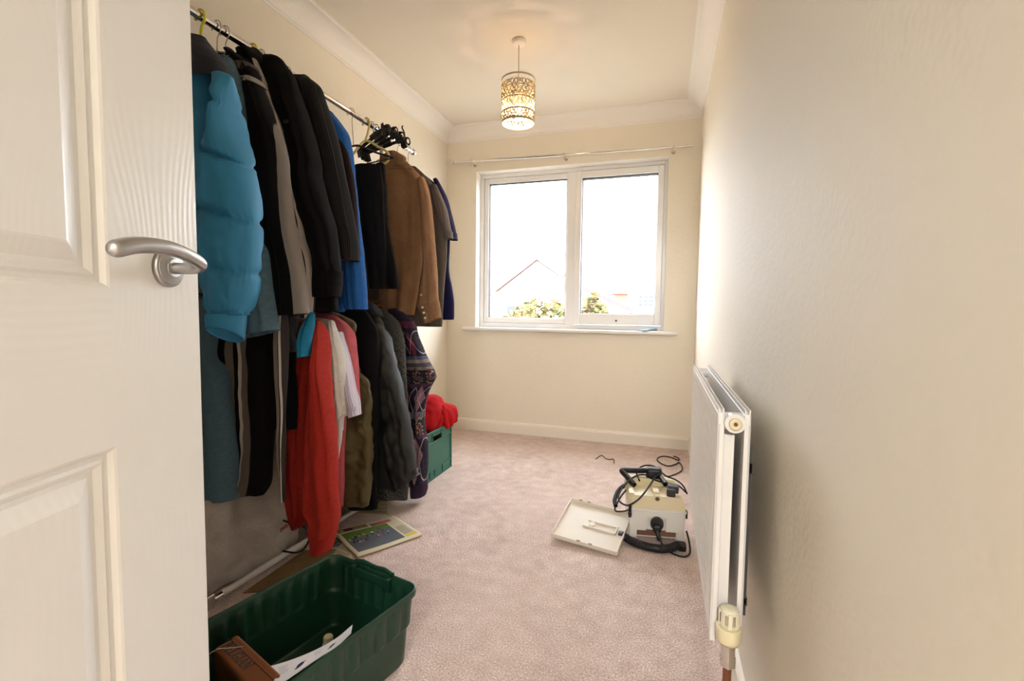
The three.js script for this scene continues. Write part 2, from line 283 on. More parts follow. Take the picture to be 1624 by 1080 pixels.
// ------------------------------------------------------------------ radiator
{
  const r = thing('radiator', 'white double panel radiator with fluted front and thermostatic valve', 'radiator');
  const z0 = -.945, z1 = -1.73, y0 = .34, y1 = .785;
  // a fluted sheet: profile in plan (x over z), extruded upward
  const sheet = (xf, xb, dir) => {
    const p = [], n = 23, L = z0 - z1 - .05; p.push([z0, xb], [z0, xf + dir * .004], [z0 - .004, xf], [z0 - .022, xf]);
    for (let k = 0; k < n; k++) { const a = z0 - .025 - k * L / n, w = L / n; p.push([a, xf], [a - w * .12, xf + dir * .006], [a - w * .3, xf + dir * .006], [a - w * .42, xf], [a - w * .9, xf]); }
    p.push([z1 + .004, xf], [z1, xf + dir * .004], [z1, xb]);
    const g = new THREE.ExtrudeGeometry(new THREE.Shape(p.map(([z, x]) => new THREE.Vector2(z, x))), { depth: y1 - y0 - .05, bevelEnabled: false });
    const o = g.attributes.position; for (let i = 0; i < o.count; i++) { const z = o.getX(i), x = o.getY(i), y = o.getZ(i); o.setXYZ(i, x, y + y0 + .025, z); }
    g.computeVertexNormals(); return g;
  };
  const edge = (xa, xb) => [span(xa, xb, y1 - .028, y1 - .004, z1, z0, .004), span(xa, xb, y0, y0 + .028, z1, z0, .003), span(xa + .001, xa + .0035, y1 - .008, y1 + .003, z1 + .002, z0 - .002), span(xb - .0035, xb - .001, y1 - .008, y1 + .003, z1 + .002, z0 - .002)];
  obj('front_panel', [sheet(.102, .113, 1), ...edge(.1015, .1135)], M.radiator, r);
  obj('rear_panel', [sheet(.158, .147, -1), ...edge(.146, .158)], M.radiator, r);
  for (const z of [z0 - .018, z1 + .018]) {
    obj('top_header', cyl(.0165, .0165, .034, 0, 0, 0, 24).rotateZ(Math.PI / 2).translate(.13, y1 - .022, z), M.radiator, r);
    obj('bottom_header', cyl(.015, .015, .034, 0, 0, 0, 24).rotateZ(Math.PI / 2).translate(.13, y0 + .025, z), M.radiator, r);
  }
  const fins = []; for (let k = 0; k < 36; k++) { const z = z0 - .045 - k * (z0 - z1 - .09) / 35; fins.push(span(.1135, .131, y0 + .05, y1 - .05, z - .0006, z + .0006)); }
  obj('convector', [span(.113, .1145, y0 + .04, y1 - .05, z1 + .03, z0 - .012), ...fins, span(.1145, .1325, y0 + .04, y1 - .046, z0 - .012, z0 - .0105)], M.radiator, r);
  const boss = cyl(.0175, .0175, .02, 0, 0, 0, 28).rotateX(Math.PI / 2).translate(.1295, y1 - .02, z0 + .004);
  obj('vent_boss', boss, M.radiator, r);
  const cap = obj('bleed_valve', lathe([[0, .006], [.0035, .006], [.004, .009], [.0095, .009], [.011, .007], [.011, 0]], 24).rotateX(Math.PI / 2).translate(.1295, y1 - .02, z0 + .013), M.cream, r);
  obj('bleed_screw', cyl(.003, .003, .004, 0, 0, 0, 12).rotateX(Math.PI / 2).translate(.1295, y1 - .02, z0 + .0205), std('#6e4a36', .5), cap);
  obj('hanging_strip', [span(.1585, .1715, y0 + .03, y1 - .075, -1.012, -1.0), span(.168, .1735, y1 - .13, y1 - .11, -1.012, -1.0), span(.168, .1735, y0 + .05, y0 + .065, -1.012, -1.0)], M.darkGap, r);
  for (const z of [-1.36, -1.6]) obj('wall_bracket', [span(.1585, XR - .001, y1 - .16, y1 - .15, z - .03, z - .02), span(.1585, XR - .001, y0 + .08, y0 + .09, z - .03, z - .02), span(XR - .003, XR, y0 + .06, y1 - .11, z - .04, z - .01)], M.darkGap, r);
  // thermostatic valve
  const vx = .131, vz = -.918;
  const v = obj('thermostatic_valve', [at(lathe([[0, .364], [.019, .364], [.0215, .37], [.0225, .384], [.0225, .392], [.02, .395], [0, .395]], 36), vx, 0, vz)], std('#e9dfb8', .42), r);
  const head = [at(lathe([[0, .394], [.0165, .394], [.0155, .424], [.0135, .4285], [.006, .43], [.005, .4285], [0, .4285]], 36), vx, 0, vz)];
  for (let k = 0; k < 8; k++) { const a = k * Math.PI / 4; head.push(box(.0075, .028, .003, 0, .41, .0165, .001).rotateY(a).translate(vx, 0, vz)); }
  const slots = []; for (let k = 0; k < 8; k++) for (const q of [-.13, 0, .13]) slots.push(box(.0009, .018, .0012, 0, .411, .0162).rotateY((k + .5) * Math.PI / 4 + q).translate(vx, 0, vz));
  obj('valve_head', head, std('#efe8cf', .42), v); obj('vent_slots', slots, std('#8b8069', .6), v);
  obj('valve_body', [at(lathe([[0, .322], [.0125, .322], [.0135, .324], [.0135, .335], [.0122, .337], [.0122, .36], [.0135, .362], [.0135, .366], [0, .366]], 28), vx, 0, vz), rod(V(vx, .348, vz), V(vx, .352, z0 - .01), .009)], M.chrome, v);
  obj('valve_nut', new THREE.CylinderGeometry(.0145, .0145, .013, 6).translate(vx, .326, vz), M.chrome, v);
  obj('copper_pipe', rod(V(vx, .0, vz), V(vx, .325, vz), .0075, 20), M.copper, r);
  rebase(r);
}

// ------------------------------------------------------------------ clothes rack
const RX = -1.37, RY = 1.847, LY = 1.0;
{
  const r = thing('clothes_rack', 'two tier chrome clothes rack with a white floor bar', 'clothes rack');
  const zn = -.86, zf = -2.43;
  obj('top_rail', rod(V(RX, RY, zn), V(RX, RY, zf), .0125, 24), M.chrome, r);
  const cap = (y, z) => at(lathe([[0, -.012], [.014, -.012], [.0185, -.006], [.0185, .008], [.013, .012], [0, .012]], 24).rotateX(Math.PI / 2), RX, y, z);
  obj('end_cap', cap(RY, zf), M.chrome, r); obj('end_cap', cap(RY, zn), M.chrome, r);
  obj('lower_rail', rod(V(RX, LY, zn + .1), V(RX, LY, zf + .1), .0115, 20), M.chrome, r);
  for (const z of [zn + .12, -2.15]) { obj('upright', rod(V(RX - .02, .04, z), V(RX - .02, RY - .03, z), .0115, 20), M.whitePole, r); obj('bracket', [box(.045, .05, .035, RX - .012, RY - .03, z, .008), box(.045, .04, .035, RX - .012, LY, z, .008)], M.chrome, r); }
  obj('floor_bar', rod(V(-1.357, .024, -1.10), V(-1.345, .024, -2.15), .0115, 20), M.whitePole, r);
  const cc = obj('connector', [rod(V(-1.3575, .024, -1.145), V(-1.358, .024, -1.105), .0145, 20), box(.034, .05, .034, -1.36, .026, -1.10, .006)], M.chrome, r);
  obj('castor', [cyl(.02, .02, .018, 0, 0, 0).rotateZ(Math.PI / 2).translate(-1.36, .02, -1.06)], std('#7d2f2c', .5), cc);
  obj('foot_bar', rod(V(-1.36, .03, -2.15), V(-1.6, .03, -2.15), .0115), M.whitePole, r);
  obj('foot_bar', rod(V(-1.36, .03, -1.10), V(-1.6, .03, -1.10), .0115), M.whitePole, r);
  rebase(r);
}

// ------------------------------------------------------------------ clothes: each piece of cloth is a tube skinned over rows [centre, half width, half depth]
const CLOTH = {
  puff_sleeve: [[-1.1972,1.6116,-1.06,0.0321,-0.0072,0.0,0.02],[-1.1819,1.5337,-1.06,0.0141,-0.0063,0.0,0.05],[-1.1855,1.4635,-1.06,0.0257,-0.006,0.0,0.062],[-1.1816,1.3913,-1.06,0.0648,-0.0237,0.0,0.066],[-1.1874,1.3391,-1.06,0.0782,-0.0147,0.0,0.07],[-1.1871,1.2398,-1.06,0.0971,-0.0265,0.0,0.066],[-1.1873,1.1696,-1.06,0.0963,-0.0154,0.0,0.07],[-1.1929,1.088,-1.06,0.0924,-0.0219,0.0,0.066],[-1.1892,1.0088,-1.06,0.0773,-0.0089,0.0,0.06],[-1.2003,0.9448,-1.06,0.0624,0.0008,0.0,0.048]],
  puff_cuff: [[-1.2049,0.9463,-1.06,0.0556,0.0007,0.0,0.05],[-1.2076,0.9172,-1.06,0.0553,0.002,0.0,0.05],[-1.2087,0.8843,-1.06,0.0465,0.003,0.0,0.048]],
  puff_body: [[-1.4803,1.7753,-1.15,0.1197,0.0,0.0,0.05],[-1.4587,1.7176,-1.15,0.1413,0.0,0.0,0.07],[-1.4607,1.5997,-1.15,0.1393,0.0,0.0,0.075],[-1.4672,1.4236,-1.15,0.1328,0.0,0.0,0.07],[-1.494,1.2059,-1.15,0.106,0.0,0.0,0.07],[-1.5142,0.9736,-1.15,0.0858,0.0,0.0,0.06]],
  puff_yoke: [[-1.4572,1.7595,-1.105,0.1428,0.0,0.0,0.03],[-1.4488,1.732,-1.105,0.1512,0.0,0.0,0.055],[-1.4314,1.6973,-1.105,0.1686,0.0,0.0,0.07],[-1.4259,1.6712,-1.105,0.1741,0.0,0.0,0.075],[-1.4207,1.6295,-1.105,0.1793,0.0,0.0,0.07]],
  puff_hood: [[-1.4024,1.7778,-1.1,0.0366,-0.0058,0.0,0.03],[-1.394,1.7538,-1.1,0.0512,-0.0079,0.0,0.06],[-1.3855,1.7071,-1.1,0.0574,-0.0083,0.0,0.06],[-1.3926,1.6803,-1.1,0.0463,-0.0064,0.0,0.03]],
  robe_sleeve: [[-1.3007,1.7218,-1.16,0.0242,-0.0035,0.0,0.02],[-1.2871,1.6708,-1.16,0.0291,-0.0039,0.0,0.035],[-1.275,1.6019,-1.16,0.0263,-0.0032,0.0,0.045],[-1.259,1.5274,-1.16,0.0159,-0.0017,0.0,0.05],[-1.252,1.4588,-1.16,0.0167,-0.0015,0.0,0.05],[-1.2106,1.2017,-1.16,0.0213,-0.0008,0.0,0.05],[-1.2032,1.1357,-1.16,0.0405,-0.0011,0.0,0.05],[-1.2005,1.0473,-1.16,0.049,-0.0004,0.0,0.05],[-1.1998,0.9473,-1.16,0.0643,0.0008,0.0,0.05],[-1.1986,0.8826,-1.16,0.0701,0.0155,0.0,0.05]],
  robe_body: [[-1.4647,1.7407,-1.19,0.1353,0.0,0.0,0.03],[-1.4486,1.6142,-1.19,0.1514,0.0,0.0,0.04],[-1.4538,1.2093,-1.19,0.1462,0.0,0.0,0.05],[-1.5016,0.8428,-1.19,0.0984,0.0,0.0,0.05],[-1.4847,0.7493,-1.19,0.1153,0.0,0.0,0.05],[-1.4755,0.5915,-1.19,0.1245,0.0,0.0,0.055],[-1.469,0.4322,-1.19,0.131,0.0,0.0,0.06],[-1.464,0.3331,-1.19,0.136,0.0,0.0,0.06]],
  stripe_sleeve: [[-1.3472,1.7823,-1.22,0.0126,-0.0019,0.0,0.02],[-1.2806,1.7243,-1.22,0.0295,-0.0041,0.0,0.03],[-1.2582,1.6732,-1.22,0.028,-0.0036,0.0,0.035],[-1.2398,1.6227,-1.22,0.0313,-0.0038,0.0,0.04],[-1.2101,1.5337,-1.22,0.0433,-0.0045,0.0,0.045],[-1.1944,1.4571,-1.22,0.0581,-0.0052,0.0,0.045],[-1.1905,1.3795,-1.22,0.0635,-0.0047,0.0,0.045],[-1.1797,1.2948,-1.22,0.062,-0.0035,0.0,0.045],[-1.1639,1.1815,-1.22,0.0631,-0.0021,0.0,0.045],[-1.1421,1.0677,-1.22,0.0657,-0.0007,0.0,0.04],[-1.1321,0.9422,-1.22,0.0662,0.0059,0.0,0.04]],
  stripe_body: [[-1.4862,1.7931,-1.25,0.1138,0.0,0.0,0.03],[-1.4476,1.6391,-1.25,0.1524,0.0,0.0,0.04],[-1.4184,1.2166,-1.25,0.1816,0.0,0.0,0.04],[-1.42,0.8569,-1.25,0.18,0.0,0.0,0.045],[-1.4197,0.7163,-1.25,0.1803,0.0,0.0,0.045],[-1.4184,0.5548,-1.25,0.1816,0.0,0.0,0.045],[-1.4216,0.3904,-1.25,0.1784,0.0,0.0,0.045],[-1.4387,0.3297,-1.25,0.1613,0.0,0.0,0.045]],
  stripe_belt: [[-1.1751,0.9647,-1.235,0.0165,0.0002,0.0,0.012],[-1.1786,0.8463,-1.235,0.0212,0.0007,0.0,0.012],[-1.1811,0.6887,-1.235,0.0182,0.0012,0.0,0.012],[-1.1839,0.5288,-1.235,0.0135,0.0013,0.0,0.012],[-1.1842,0.432,-1.235,0.0085,0.001,0.0,0.012],[-1.1803,0.3251,-1.235,0.0031,0.0004,0.0,0.012]],
  zip_body: [[-1.3644,1.8026,-1.3,0.0398,-0.0058,0.0,0.02],[-1.2742,1.5808,-1.3,0.0449,-0.0048,0.0,0.025],[-1.1592,1.2639,-1.3,0.0083,-0.0004,0.0,0.03],[-1.1481,1.1926,-1.3,0.0077,-0.0003,0.0,0.03],[-1.1311,1.0914,-1.3,0.0145,-0.0002,0.0,0.03],[-1.1303,0.9329,-1.3,0.0057,0.0001,0.0,0.03]],
  bomber_sleeve: [[-1.3139,1.8199,-1.35,0.0447,-0.0065,0.0,0.02],[-1.282,1.7633,-1.35,0.0552,-0.0075,0.0,0.04],[-1.2505,1.684,-1.35,0.0527,-0.0064,0.0,0.05],[-1.2051,1.5805,-1.35,0.0488,-0.0051,0.0,0.055],[-1.1746,1.4733,-1.35,0.0492,-0.0042,0.0,0.055],[-1.1683,1.4128,-1.35,0.05,-0.0037,0.0,0.055],[-1.152,1.3213,-1.35,0.0624,-0.0035,0.0,0.055],[-1.1125,1.2289,-1.35,0.0518,-0.0021,0.0,0.05],[-1.0882,1.1314,-1.35,0.0393,-0.0008,0.0,0.05],[-1.0879,1.0828,-1.35,0.0511,-0.0006,0.0,0.04]],
  bomber_cuff: [[-1.0874,1.0919,-1.35,0.0515,-0.0007,0.0,0.04],[-1.0895,1.0463,-1.35,0.0489,-0.0003,0.0,0.045],[-1.0923,1.0036,-1.35,0.0463,0.0001,0.0,0.042]],
  bomber_body: [[-1.4988,1.8682,-1.39,0.1012,0.0,0.0,0.02],[-1.4531,1.8182,-1.39,0.1469,0.0,0.0,0.035],[-1.4307,1.6698,-1.39,0.1693,0.0,0.0,0.045],[-1.3989,1.4855,-1.39,0.2011,0.0,0.0,0.045],[-1.3685,1.2972,-1.39,0.2315,0.0,0.0,0.045],[-1.3511,1.1107,-1.39,0.2489,0.0,0.0,0.045],[-1.3424,0.9986,-1.39,0.2576,0.0,0.0,0.04]],
  bomber_hem: [[-1.3402,1.0078,-1.385,0.2598,0.0,0.0,0.042],[-1.3393,0.955,-1.385,0.2607,0.0,0.0,0.04]],
  bomber_hood: [[-1.3799,1.8457,-1.33,0.0408,-0.0061,0.0,0.02],[-1.3693,1.8297,-1.33,0.0395,-0.0058,0.0,0.05],[-1.3548,1.8044,-1.33,0.0397,-0.0057,0.0,0.05],[-1.3475,1.7745,-1.33,0.0156,-0.0021,0.0,0.03]],
  pin_sleeve: [[-1.2643,1.798,-1.46,0.0191,-0.0025,0.0,0.02],[-1.2379,1.7684,-1.46,0.0304,-0.0039,0.0,0.035],[-1.2229,1.7257,-1.46,0.0296,-0.0036,0.0,0.045],[-1.2008,1.6577,-1.46,0.033,-0.0036,0.0,0.05],[-1.1688,1.5481,-1.46,0.0359,-0.0033,0.0,0.05],[-1.1431,1.4228,-1.46,0.04,-0.0028,0.0,0.05],[-1.1123,1.2973,-1.46,0.037,-0.0018,0.0,0.05],[-1.094,1.2138,-1.46,0.0367,-0.0012,0.0,0.05],[-1.0784,1.1366,-1.46,0.024,0.0007,0.0,0.045]],
  pin_body: [[-1.4472,1.8252,-1.49,0.1528,0.0,0.0,0.02],[-1.4239,1.781,-1.49,0.1761,0.0,0.0,0.03],[-1.4015,1.6426,-1.49,0.1985,0.0,0.0,0.04],[-1.3775,1.4301,-1.49,0.2225,0.0,0.0,0.04],[-1.3582,1.2604,-1.49,0.2418,0.0,0.0,0.04],[-1.3796,1.0918,-1.49,0.2204,0.0,0.0,0.04]],
  fleece_sleeve: [[-1.2476,1.7139,-1.57,0.0145,-0.0016,0.0,0.02],[-1.2284,1.6769,-1.57,0.027,-0.0029,0.0,0.03],[-1.206,1.6223,-1.57,0.0439,-0.0043,0.0,0.035],[-1.1911,1.5424,-1.57,0.044,-0.0037,0.0,0.04],[-1.1816,1.454,-1.57,0.0441,-0.0031,0.0,0.04],[-1.1625,1.3207,-1.57,0.0372,-0.0018,0.0,0.04],[-1.1498,1.1872,-1.57,0.042,-0.0011,0.0,0.04],[-1.1418,1.0531,-1.57,0.0473,-0.0002,0.0,0.04],[-1.131,0.9633,-1.57,0.0398,0.0004,0.0,0.04]],
  fleece_panel: [[-1.1987,1.6157,-1.548,0.0211,-0.0021,0.0,0.008],[-1.1839,1.5523,-1.548,0.0344,-0.003,0.0,0.02],[-1.1644,1.4471,-1.548,0.0384,-0.0027,0.0,0.025],[-1.145,1.3157,-1.548,0.0326,-0.0016,0.0,0.025],[-1.1274,1.1664,-1.548,0.027,-0.0006,0.0,0.02]],
  fleece_body: [[-1.444,1.7419,-1.61,0.156,0.0,0.0,0.02],[-1.4274,1.6842,-1.61,0.1726,0.0,0.0,0.03],[-1.4054,1.4653,-1.61,0.1946,0.0,0.0,0.035],[-1.3854,1.1468,-1.61,0.2146,0.0,0.0,0.035],[-1.4117,0.9516,-1.61,0.1883,0.0,0.0,0.035]],
  trouser_a: [[-1.2632,1.5953,-1.84,0.0676,-0.0054,0.0,0.012],[-1.2521,1.4985,-1.84,0.0672,-0.0044,-0.0,0.016],[-1.241,1.3761,-1.84,0.0619,-0.003,-0.0,0.02],[-1.2241,1.212,-1.84,0.0509,-0.0013,0.0,0.02],[-1.2131,1.0554,-1.84,0.0435,-0.0001,0.0,0.02]],
  trouser_b: [[-1.215,1.6037,-1.865,0.0212,-0.0017,0.0,0.012],[-1.2068,1.4813,-1.865,0.0228,-0.0014,0.0,0.018],[-1.1999,1.3379,-1.865,0.0235,-0.001,0.0,0.022],[-1.1824,1.1933,-1.865,0.0374,-0.0008,-0.0,0.022],[-1.1689,1.0565,-1.865,0.0463,-0.0001,-0.0,0.022]],
  tan_body: [[-1.3196,1.7261,-2.12,0.0585,-0.005,0.0,0.02],[-1.2909,1.6611,-2.12,0.1008,-0.0078,0.0,0.03],[-1.2655,1.5909,-2.12,0.1261,-0.0087,0.0,0.04],[-1.2693,1.4309,-2.12,0.1233,-0.006,0.0,0.04],[-1.2666,1.2693,-2.12,0.1266,-0.0036,0.0,0.045],[-1.2767,1.083,-2.12,0.1104,-0.0005,0.0,0.045],[-1.2869,0.9358,-2.12,0.0937,0.0013,0.0,0.045]],
  tan_sleeve: [[-1.1311,1.5949,-2.085,0.0154,-0.0011,0.0,0.02],[-1.1135,1.5164,-2.085,0.024,-0.0015,0.0,0.03],[-1.0991,1.3716,-2.085,0.0291,-0.0012,0.0,0.035],[-1.0884,1.2375,-2.085,0.0315,-0.0008,0.0,0.035],[-1.0877,1.1253,-2.085,0.038,-0.0004,0.0,0.035],[-1.0934,1.0351,-2.085,0.0493,0.0001,0.0,0.03],[-1.0972,0.9841,-2.085,0.056,0.0005,0.0,0.03]],
  tan_cuff: [[-1.0986,0.9998,-2.085,0.06,0.0124,0.0,0.03],[-1.0833,0.9614,-2.085,0.0518,0.0114,0.0,0.032],[-1.0699,0.9117,-2.085,0.0449,0.0148,0.0,0.03]],
  tan_collar: [[-1.2969,1.7349,-2.1,0.0339,-0.003,0.0,0.02],[-1.2875,1.7116,-2.1,0.0629,-0.0053,0.0,0.03],[-1.2874,1.6722,-2.1,0.0443,-0.0035,0.0,0.02]],
  olive_body: [[-1.427,1.7087,-2.25,0.173,0.0,0.0,0.02],[-1.3899,1.6412,-2.25,0.2101,0.0,0.0,0.03],[-1.3633,1.5665,-2.25,0.2367,0.0,0.0,0.04],[-1.3467,1.4702,-2.25,0.2533,0.0,0.0,0.045],[-1.3366,1.3511,-2.25,0.2634,0.0,0.0,0.045],[-1.339,1.2086,-2.25,0.261,0.0,0.0,0.045],[-1.3453,1.0288,-2.25,0.2547,0.0,0.0,0.045],[-1.3517,0.8771,-2.25,0.2483,0.0,0.0,0.045]],
  olive_sleeve: [[-1.1417,1.5987,-2.23,0.0197,-0.0013,0.0,0.015],[-1.102,1.4908,-2.23,0.0278,-0.0015,0.0,0.03],[-1.0749,1.3956,-2.23,0.0241,-0.001,0.0,0.03],[-1.0544,1.3267,-2.23,0.0219,-0.0007,0.0,0.03]],
  navy_body: [[-1.4254,1.6904,-2.36,0.1746,0.0,0.0,0.02],[-1.3876,1.6205,-2.36,0.2124,0.0,0.0,0.03],[-1.3653,1.5189,-2.36,0.2347,0.0,0.0,0.04],[-1.356,1.3448,-2.36,0.244,0.0,0.0,0.045],[-1.3557,1.1577,-2.36,0.2443,0.0,0.0,0.045],[-1.3429,1.0321,-2.36,0.2571,0.0,0.0,0.045],[-1.3433,0.9123,-2.36,0.2567,0.0,0.0,0.045]],
  navy_sleeve: [[-1.1867,1.6612,-2.345,0.0132,-0.0009,0.0,0.015],[-1.1438,1.5663,-2.345,0.0216,-0.0013,0.0,0.03],[-1.1119,1.454,-2.345,0.0218,-0.001,0.0,0.035],[-1.0862,1.3384,-2.345,0.026,-0.0009,0.0,0.035]],
  teal_sleeve: [[-1.1117,0.9436,-1.3,0.0089,0.0001,0.0,0.012],[-1.1309,0.8952,-1.3,0.0153,0.0004,0.0,0.025],[-1.1416,0.8498,-1.3,0.0114,0.0004,0.0,0.03],[-1.1463,0.803,-1.3,0.0056,0.0002,0.0,0.03]],
  black_body: [[-1.407,0.9455,-1.33,0.193,0.0,0.0,0.02],[-1.4036,0.8132,-1.33,0.1964,0.0,0.0,0.03],[-1.4026,0.7063,-1.33,0.1974,0.0,0.0,0.03],[-1.4024,0.6053,-1.33,0.1976,0.0,0.0,0.03],[-1.4055,0.5438,-1.33,0.1945,0.0,0.0,0.03]],
  char_sleeve: [[-1.2056,0.9391,-1.3,0.0182,0.0003,0.0,0.015],[-1.1998,0.8741,-1.3,0.0121,0.0003,0.0,0.02],[-1.1966,0.8167,-1.3,0.013,0.0005,0.0,0.02]],
  red_sleeve: [[-1.1404,0.9128,-1.37,0.004,0.0001,0.0,0.02],[-1.1319,0.8728,-1.37,0.0085,0.0002,0.0,0.04],[-1.1336,0.7717,-1.37,0.0122,0.0006,0.0,0.05],[-1.1355,0.6697,-1.37,0.027,0.0017,0.0,0.055],[-1.1354,0.5327,-1.37,0.0424,0.0038,0.0,0.055],[-1.1357,0.3942,-1.37,0.0516,0.0059,0.0,0.055],[-1.1387,0.2679,-1.37,0.0615,0.0085,0.0,0.05],[-1.1321,0.2248,-1.37,0.0509,0.0074,0.0,0.05],[-1.1357,0.1592,-1.37,0.0446,0.0071,0.0,0.045]],
  red_cuff: [[-1.1356,0.1626,-1.37,0.0425,0.0067,0.0,0.045],[-1.1385,0.1278,-1.37,0.0371,0.0061,0.0,0.045],[-1.1437,0.0973,-1.37,0.0319,0.0054,0.0,0.043]],
  red_body: [[-1.217,0.9139,-1.41,0.0385,0.0007,0.0,0.02],[-1.2188,0.8338,-1.41,0.0533,0.0018,0.0,0.03],[-1.2349,0.6711,-1.41,0.0661,0.0041,0.0,0.035],[-1.2467,0.5131,-1.41,0.0743,0.0066,0.0,0.04],[-1.2512,0.3681,-1.41,0.0746,0.0086,0.0,0.045],[-1.249,0.237,-1.41,0.0599,0.0083,0.0,0.045],[-1.256,0.1613,-1.41,0.0115,0.0017,0.0,0.045]],
  white_sleeve: [[-1.1725,0.9136,-1.47,0.0133,0.0002,0.0,0.015],[-1.1579,0.8676,-1.47,0.0117,0.0003,0.0,0.025],[-1.1407,0.761,-1.47,0.0197,0.0009,0.0,0.03],[-1.1351,0.668,-1.47,0.0172,0.0011,0.0,0.03],[-1.1207,0.5678,-1.47,0.0078,0.0065,0.0,0.03]],
  white_body: [[-1.398,0.9237,-1.49,0.202,0.0,0.0,0.015],[-1.39,0.8664,-1.49,0.21,0.0,0.0,0.025],[-1.3859,0.6854,-1.49,0.2141,0.0,0.0,0.03],[-1.3719,0.5042,-1.49,0.2281,0.0,0.0,0.03],[-1.3864,0.3493,-1.49,0.2136,0.0,0.0,0.03]],
  lav_sleeve: [[-1.1613,0.8694,-1.51,0.0059,0.0002,0.0,0.015],[-1.1399,0.7935,-1.51,0.0054,0.0002,0.0,0.025],[-1.1219,0.6847,-1.51,0.0101,0.0006,0.0,0.03],[-1.1087,0.6048,-1.51,0.0163,0.0012,0.0,0.03],[-1.1006,0.5605,-1.51,0.0152,0.0051,0.0,0.03]],
  lav_body: [[-1.395,0.8865,-1.53,0.205,0.0,0.0,0.02],[-1.3814,0.7914,-1.53,0.2186,0.0,0.0,0.025],[-1.379,0.6433,-1.53,0.221,0.0,0.0,0.03],[-1.3856,0.4923,-1.53,0.2144,0.0,0.0,0.03]],
  pink_sleeve: [[-1.2508,0.9293,-1.56,0.0399,0.0006,0.0,0.02],[-1.2186,0.8997,-1.56,0.0504,0.001,0.0,0.035],[-1.1861,0.8591,-1.56,0.0448,0.0012,0.0,0.04],[-1.1637,0.7884,-1.56,0.0289,0.0011,0.0,0.04],[-1.1499,0.676,-1.56,0.0179,0.001,0.0,0.04],[-1.1442,0.5511,-1.56,0.0147,0.0012,0.0,0.04]],
  pink_body: [[-1.4229,0.9407,-1.58,0.1771,0.0,0.0,0.02],[-1.3895,0.8625,-1.58,0.2105,0.0,0.0,0.03],[-1.3861,0.7109,-1.58,0.2139,0.0,0.0,0.035],[-1.3968,0.5174,-1.58,0.2032,0.0,0.0,0.04],[-1.4025,0.3211,-1.58,0.1975,0.0,0.0,0.04],[-1.4066,0.1649,-1.58,0.1934,0.0,0.0,0.04]],
  olive_vest: [[-1.4383,0.9455,-1.65,0.1617,0.0,0.0,0.02],[-1.3984,0.906,-1.65,0.2016,0.0,0.0,0.035],[-1.4011,0.8431,-1.65,0.1989,0.0,0.0,0.04],[-1.395,0.7648,-1.65,0.205,0.0,0.0,0.042],[-1.3858,0.7025,-1.65,0.2142,0.0,0.0,0.045],[-1.3646,0.6577,-1.65,0.2354,0.0,0.0,0.05],[-1.3624,0.5477,-1.65,0.2376,0.0,0.0,0.055],[-1.3605,0.4288,-1.65,0.2395,0.0,0.0,0.055],[-1.3625,0.2681,-1.65,0.2375,0.0,0.0,0.055],[-1.3716,0.1504,-1.65,0.2284,0.0,0.0,0.05]],
  navyj_body: [[-1.4034,0.9593,-1.73,0.1966,0.0,0.0,0.02],[-1.383,0.9129,-1.73,0.217,0.0,0.0,0.035],[-1.3701,0.8407,-1.73,0.2299,0.0,0.0,0.04],[-1.3695,0.6124,-1.73,0.2305,0.0,0.0,0.045],[-1.3735,0.3633,-1.73,0.2265,0.0,0.0,0.045],[-1.3741,0.1953,-1.73,0.2259,0.0,0.0,0.045],[-1.3758,0.1059,-1.73,0.2242,0.0,0.0,0.045]],
  wax_sleeve: [[-1.1873,0.8945,-1.79,0.0202,0.0004,0.0,0.02],[-1.1621,0.8615,-1.79,0.0228,0.0006,0.0,0.035],[-1.1445,0.7699,-1.79,0.0353,0.0014,-0.0,0.045],[-1.1322,0.6864,-1.79,0.0433,0.0022,0.0,0.05],[-1.1146,0.5862,-1.79,0.0538,0.0036,-0.0,0.05],[-1.099,0.4773,-1.79,0.0647,0.0054,0.0,0.05],[-1.082,0.3513,-1.79,0.0685,0.007,0.0,0.05],[-1.0642,0.2592,-1.79,0.0675,0.0078,0.0,0.05],[-1.0408,0.2103,-1.79,0.055,0.0428,-0.0,0.045]],
  wax_body: [[-1.418,0.9483,-1.83,0.182,0.0,0.0,0.02],[-1.3914,0.8938,-1.83,0.2086,0.0,0.0,0.035],[-1.3733,0.6815,-1.83,0.2267,0.0,0.0,0.04],[-1.3601,0.4248,-1.83,0.2399,0.0,0.0,0.045],[-1.3457,0.2537,-1.83,0.2543,0.0,0.0,0.045],[-1.3409,0.1674,-1.83,0.2591,0.0,0.0,0.045]],
  wax_collar: [[-1.2225,0.9846,-1.8,0.0167,0.0001,-0.0,0.015],[-1.213,0.9654,-1.8,0.0275,0.0003,0.0,0.03],[-1.1962,0.9361,-1.8,0.0339,0.0005,0.0,0.02]],
  speck_body: [[-1.4357,0.9703,-1.93,0.1643,0.0,0.0,0.02],[-1.3955,0.9311,-1.93,0.2045,0.0,0.0,0.03],[-1.3771,0.883,-1.93,0.2229,0.0,0.0,0.04],[-1.3675,0.7948,-1.93,0.2325,0.0,0.0,0.045],[-1.3602,0.5811,-1.93,0.2398,0.0,0.0,0.045],[-1.3533,0.2655,-1.93,0.2467,0.0,0.0,0.045],[-1.3606,0.0727,-1.93,0.2394,0.0,0.0,0.045]],
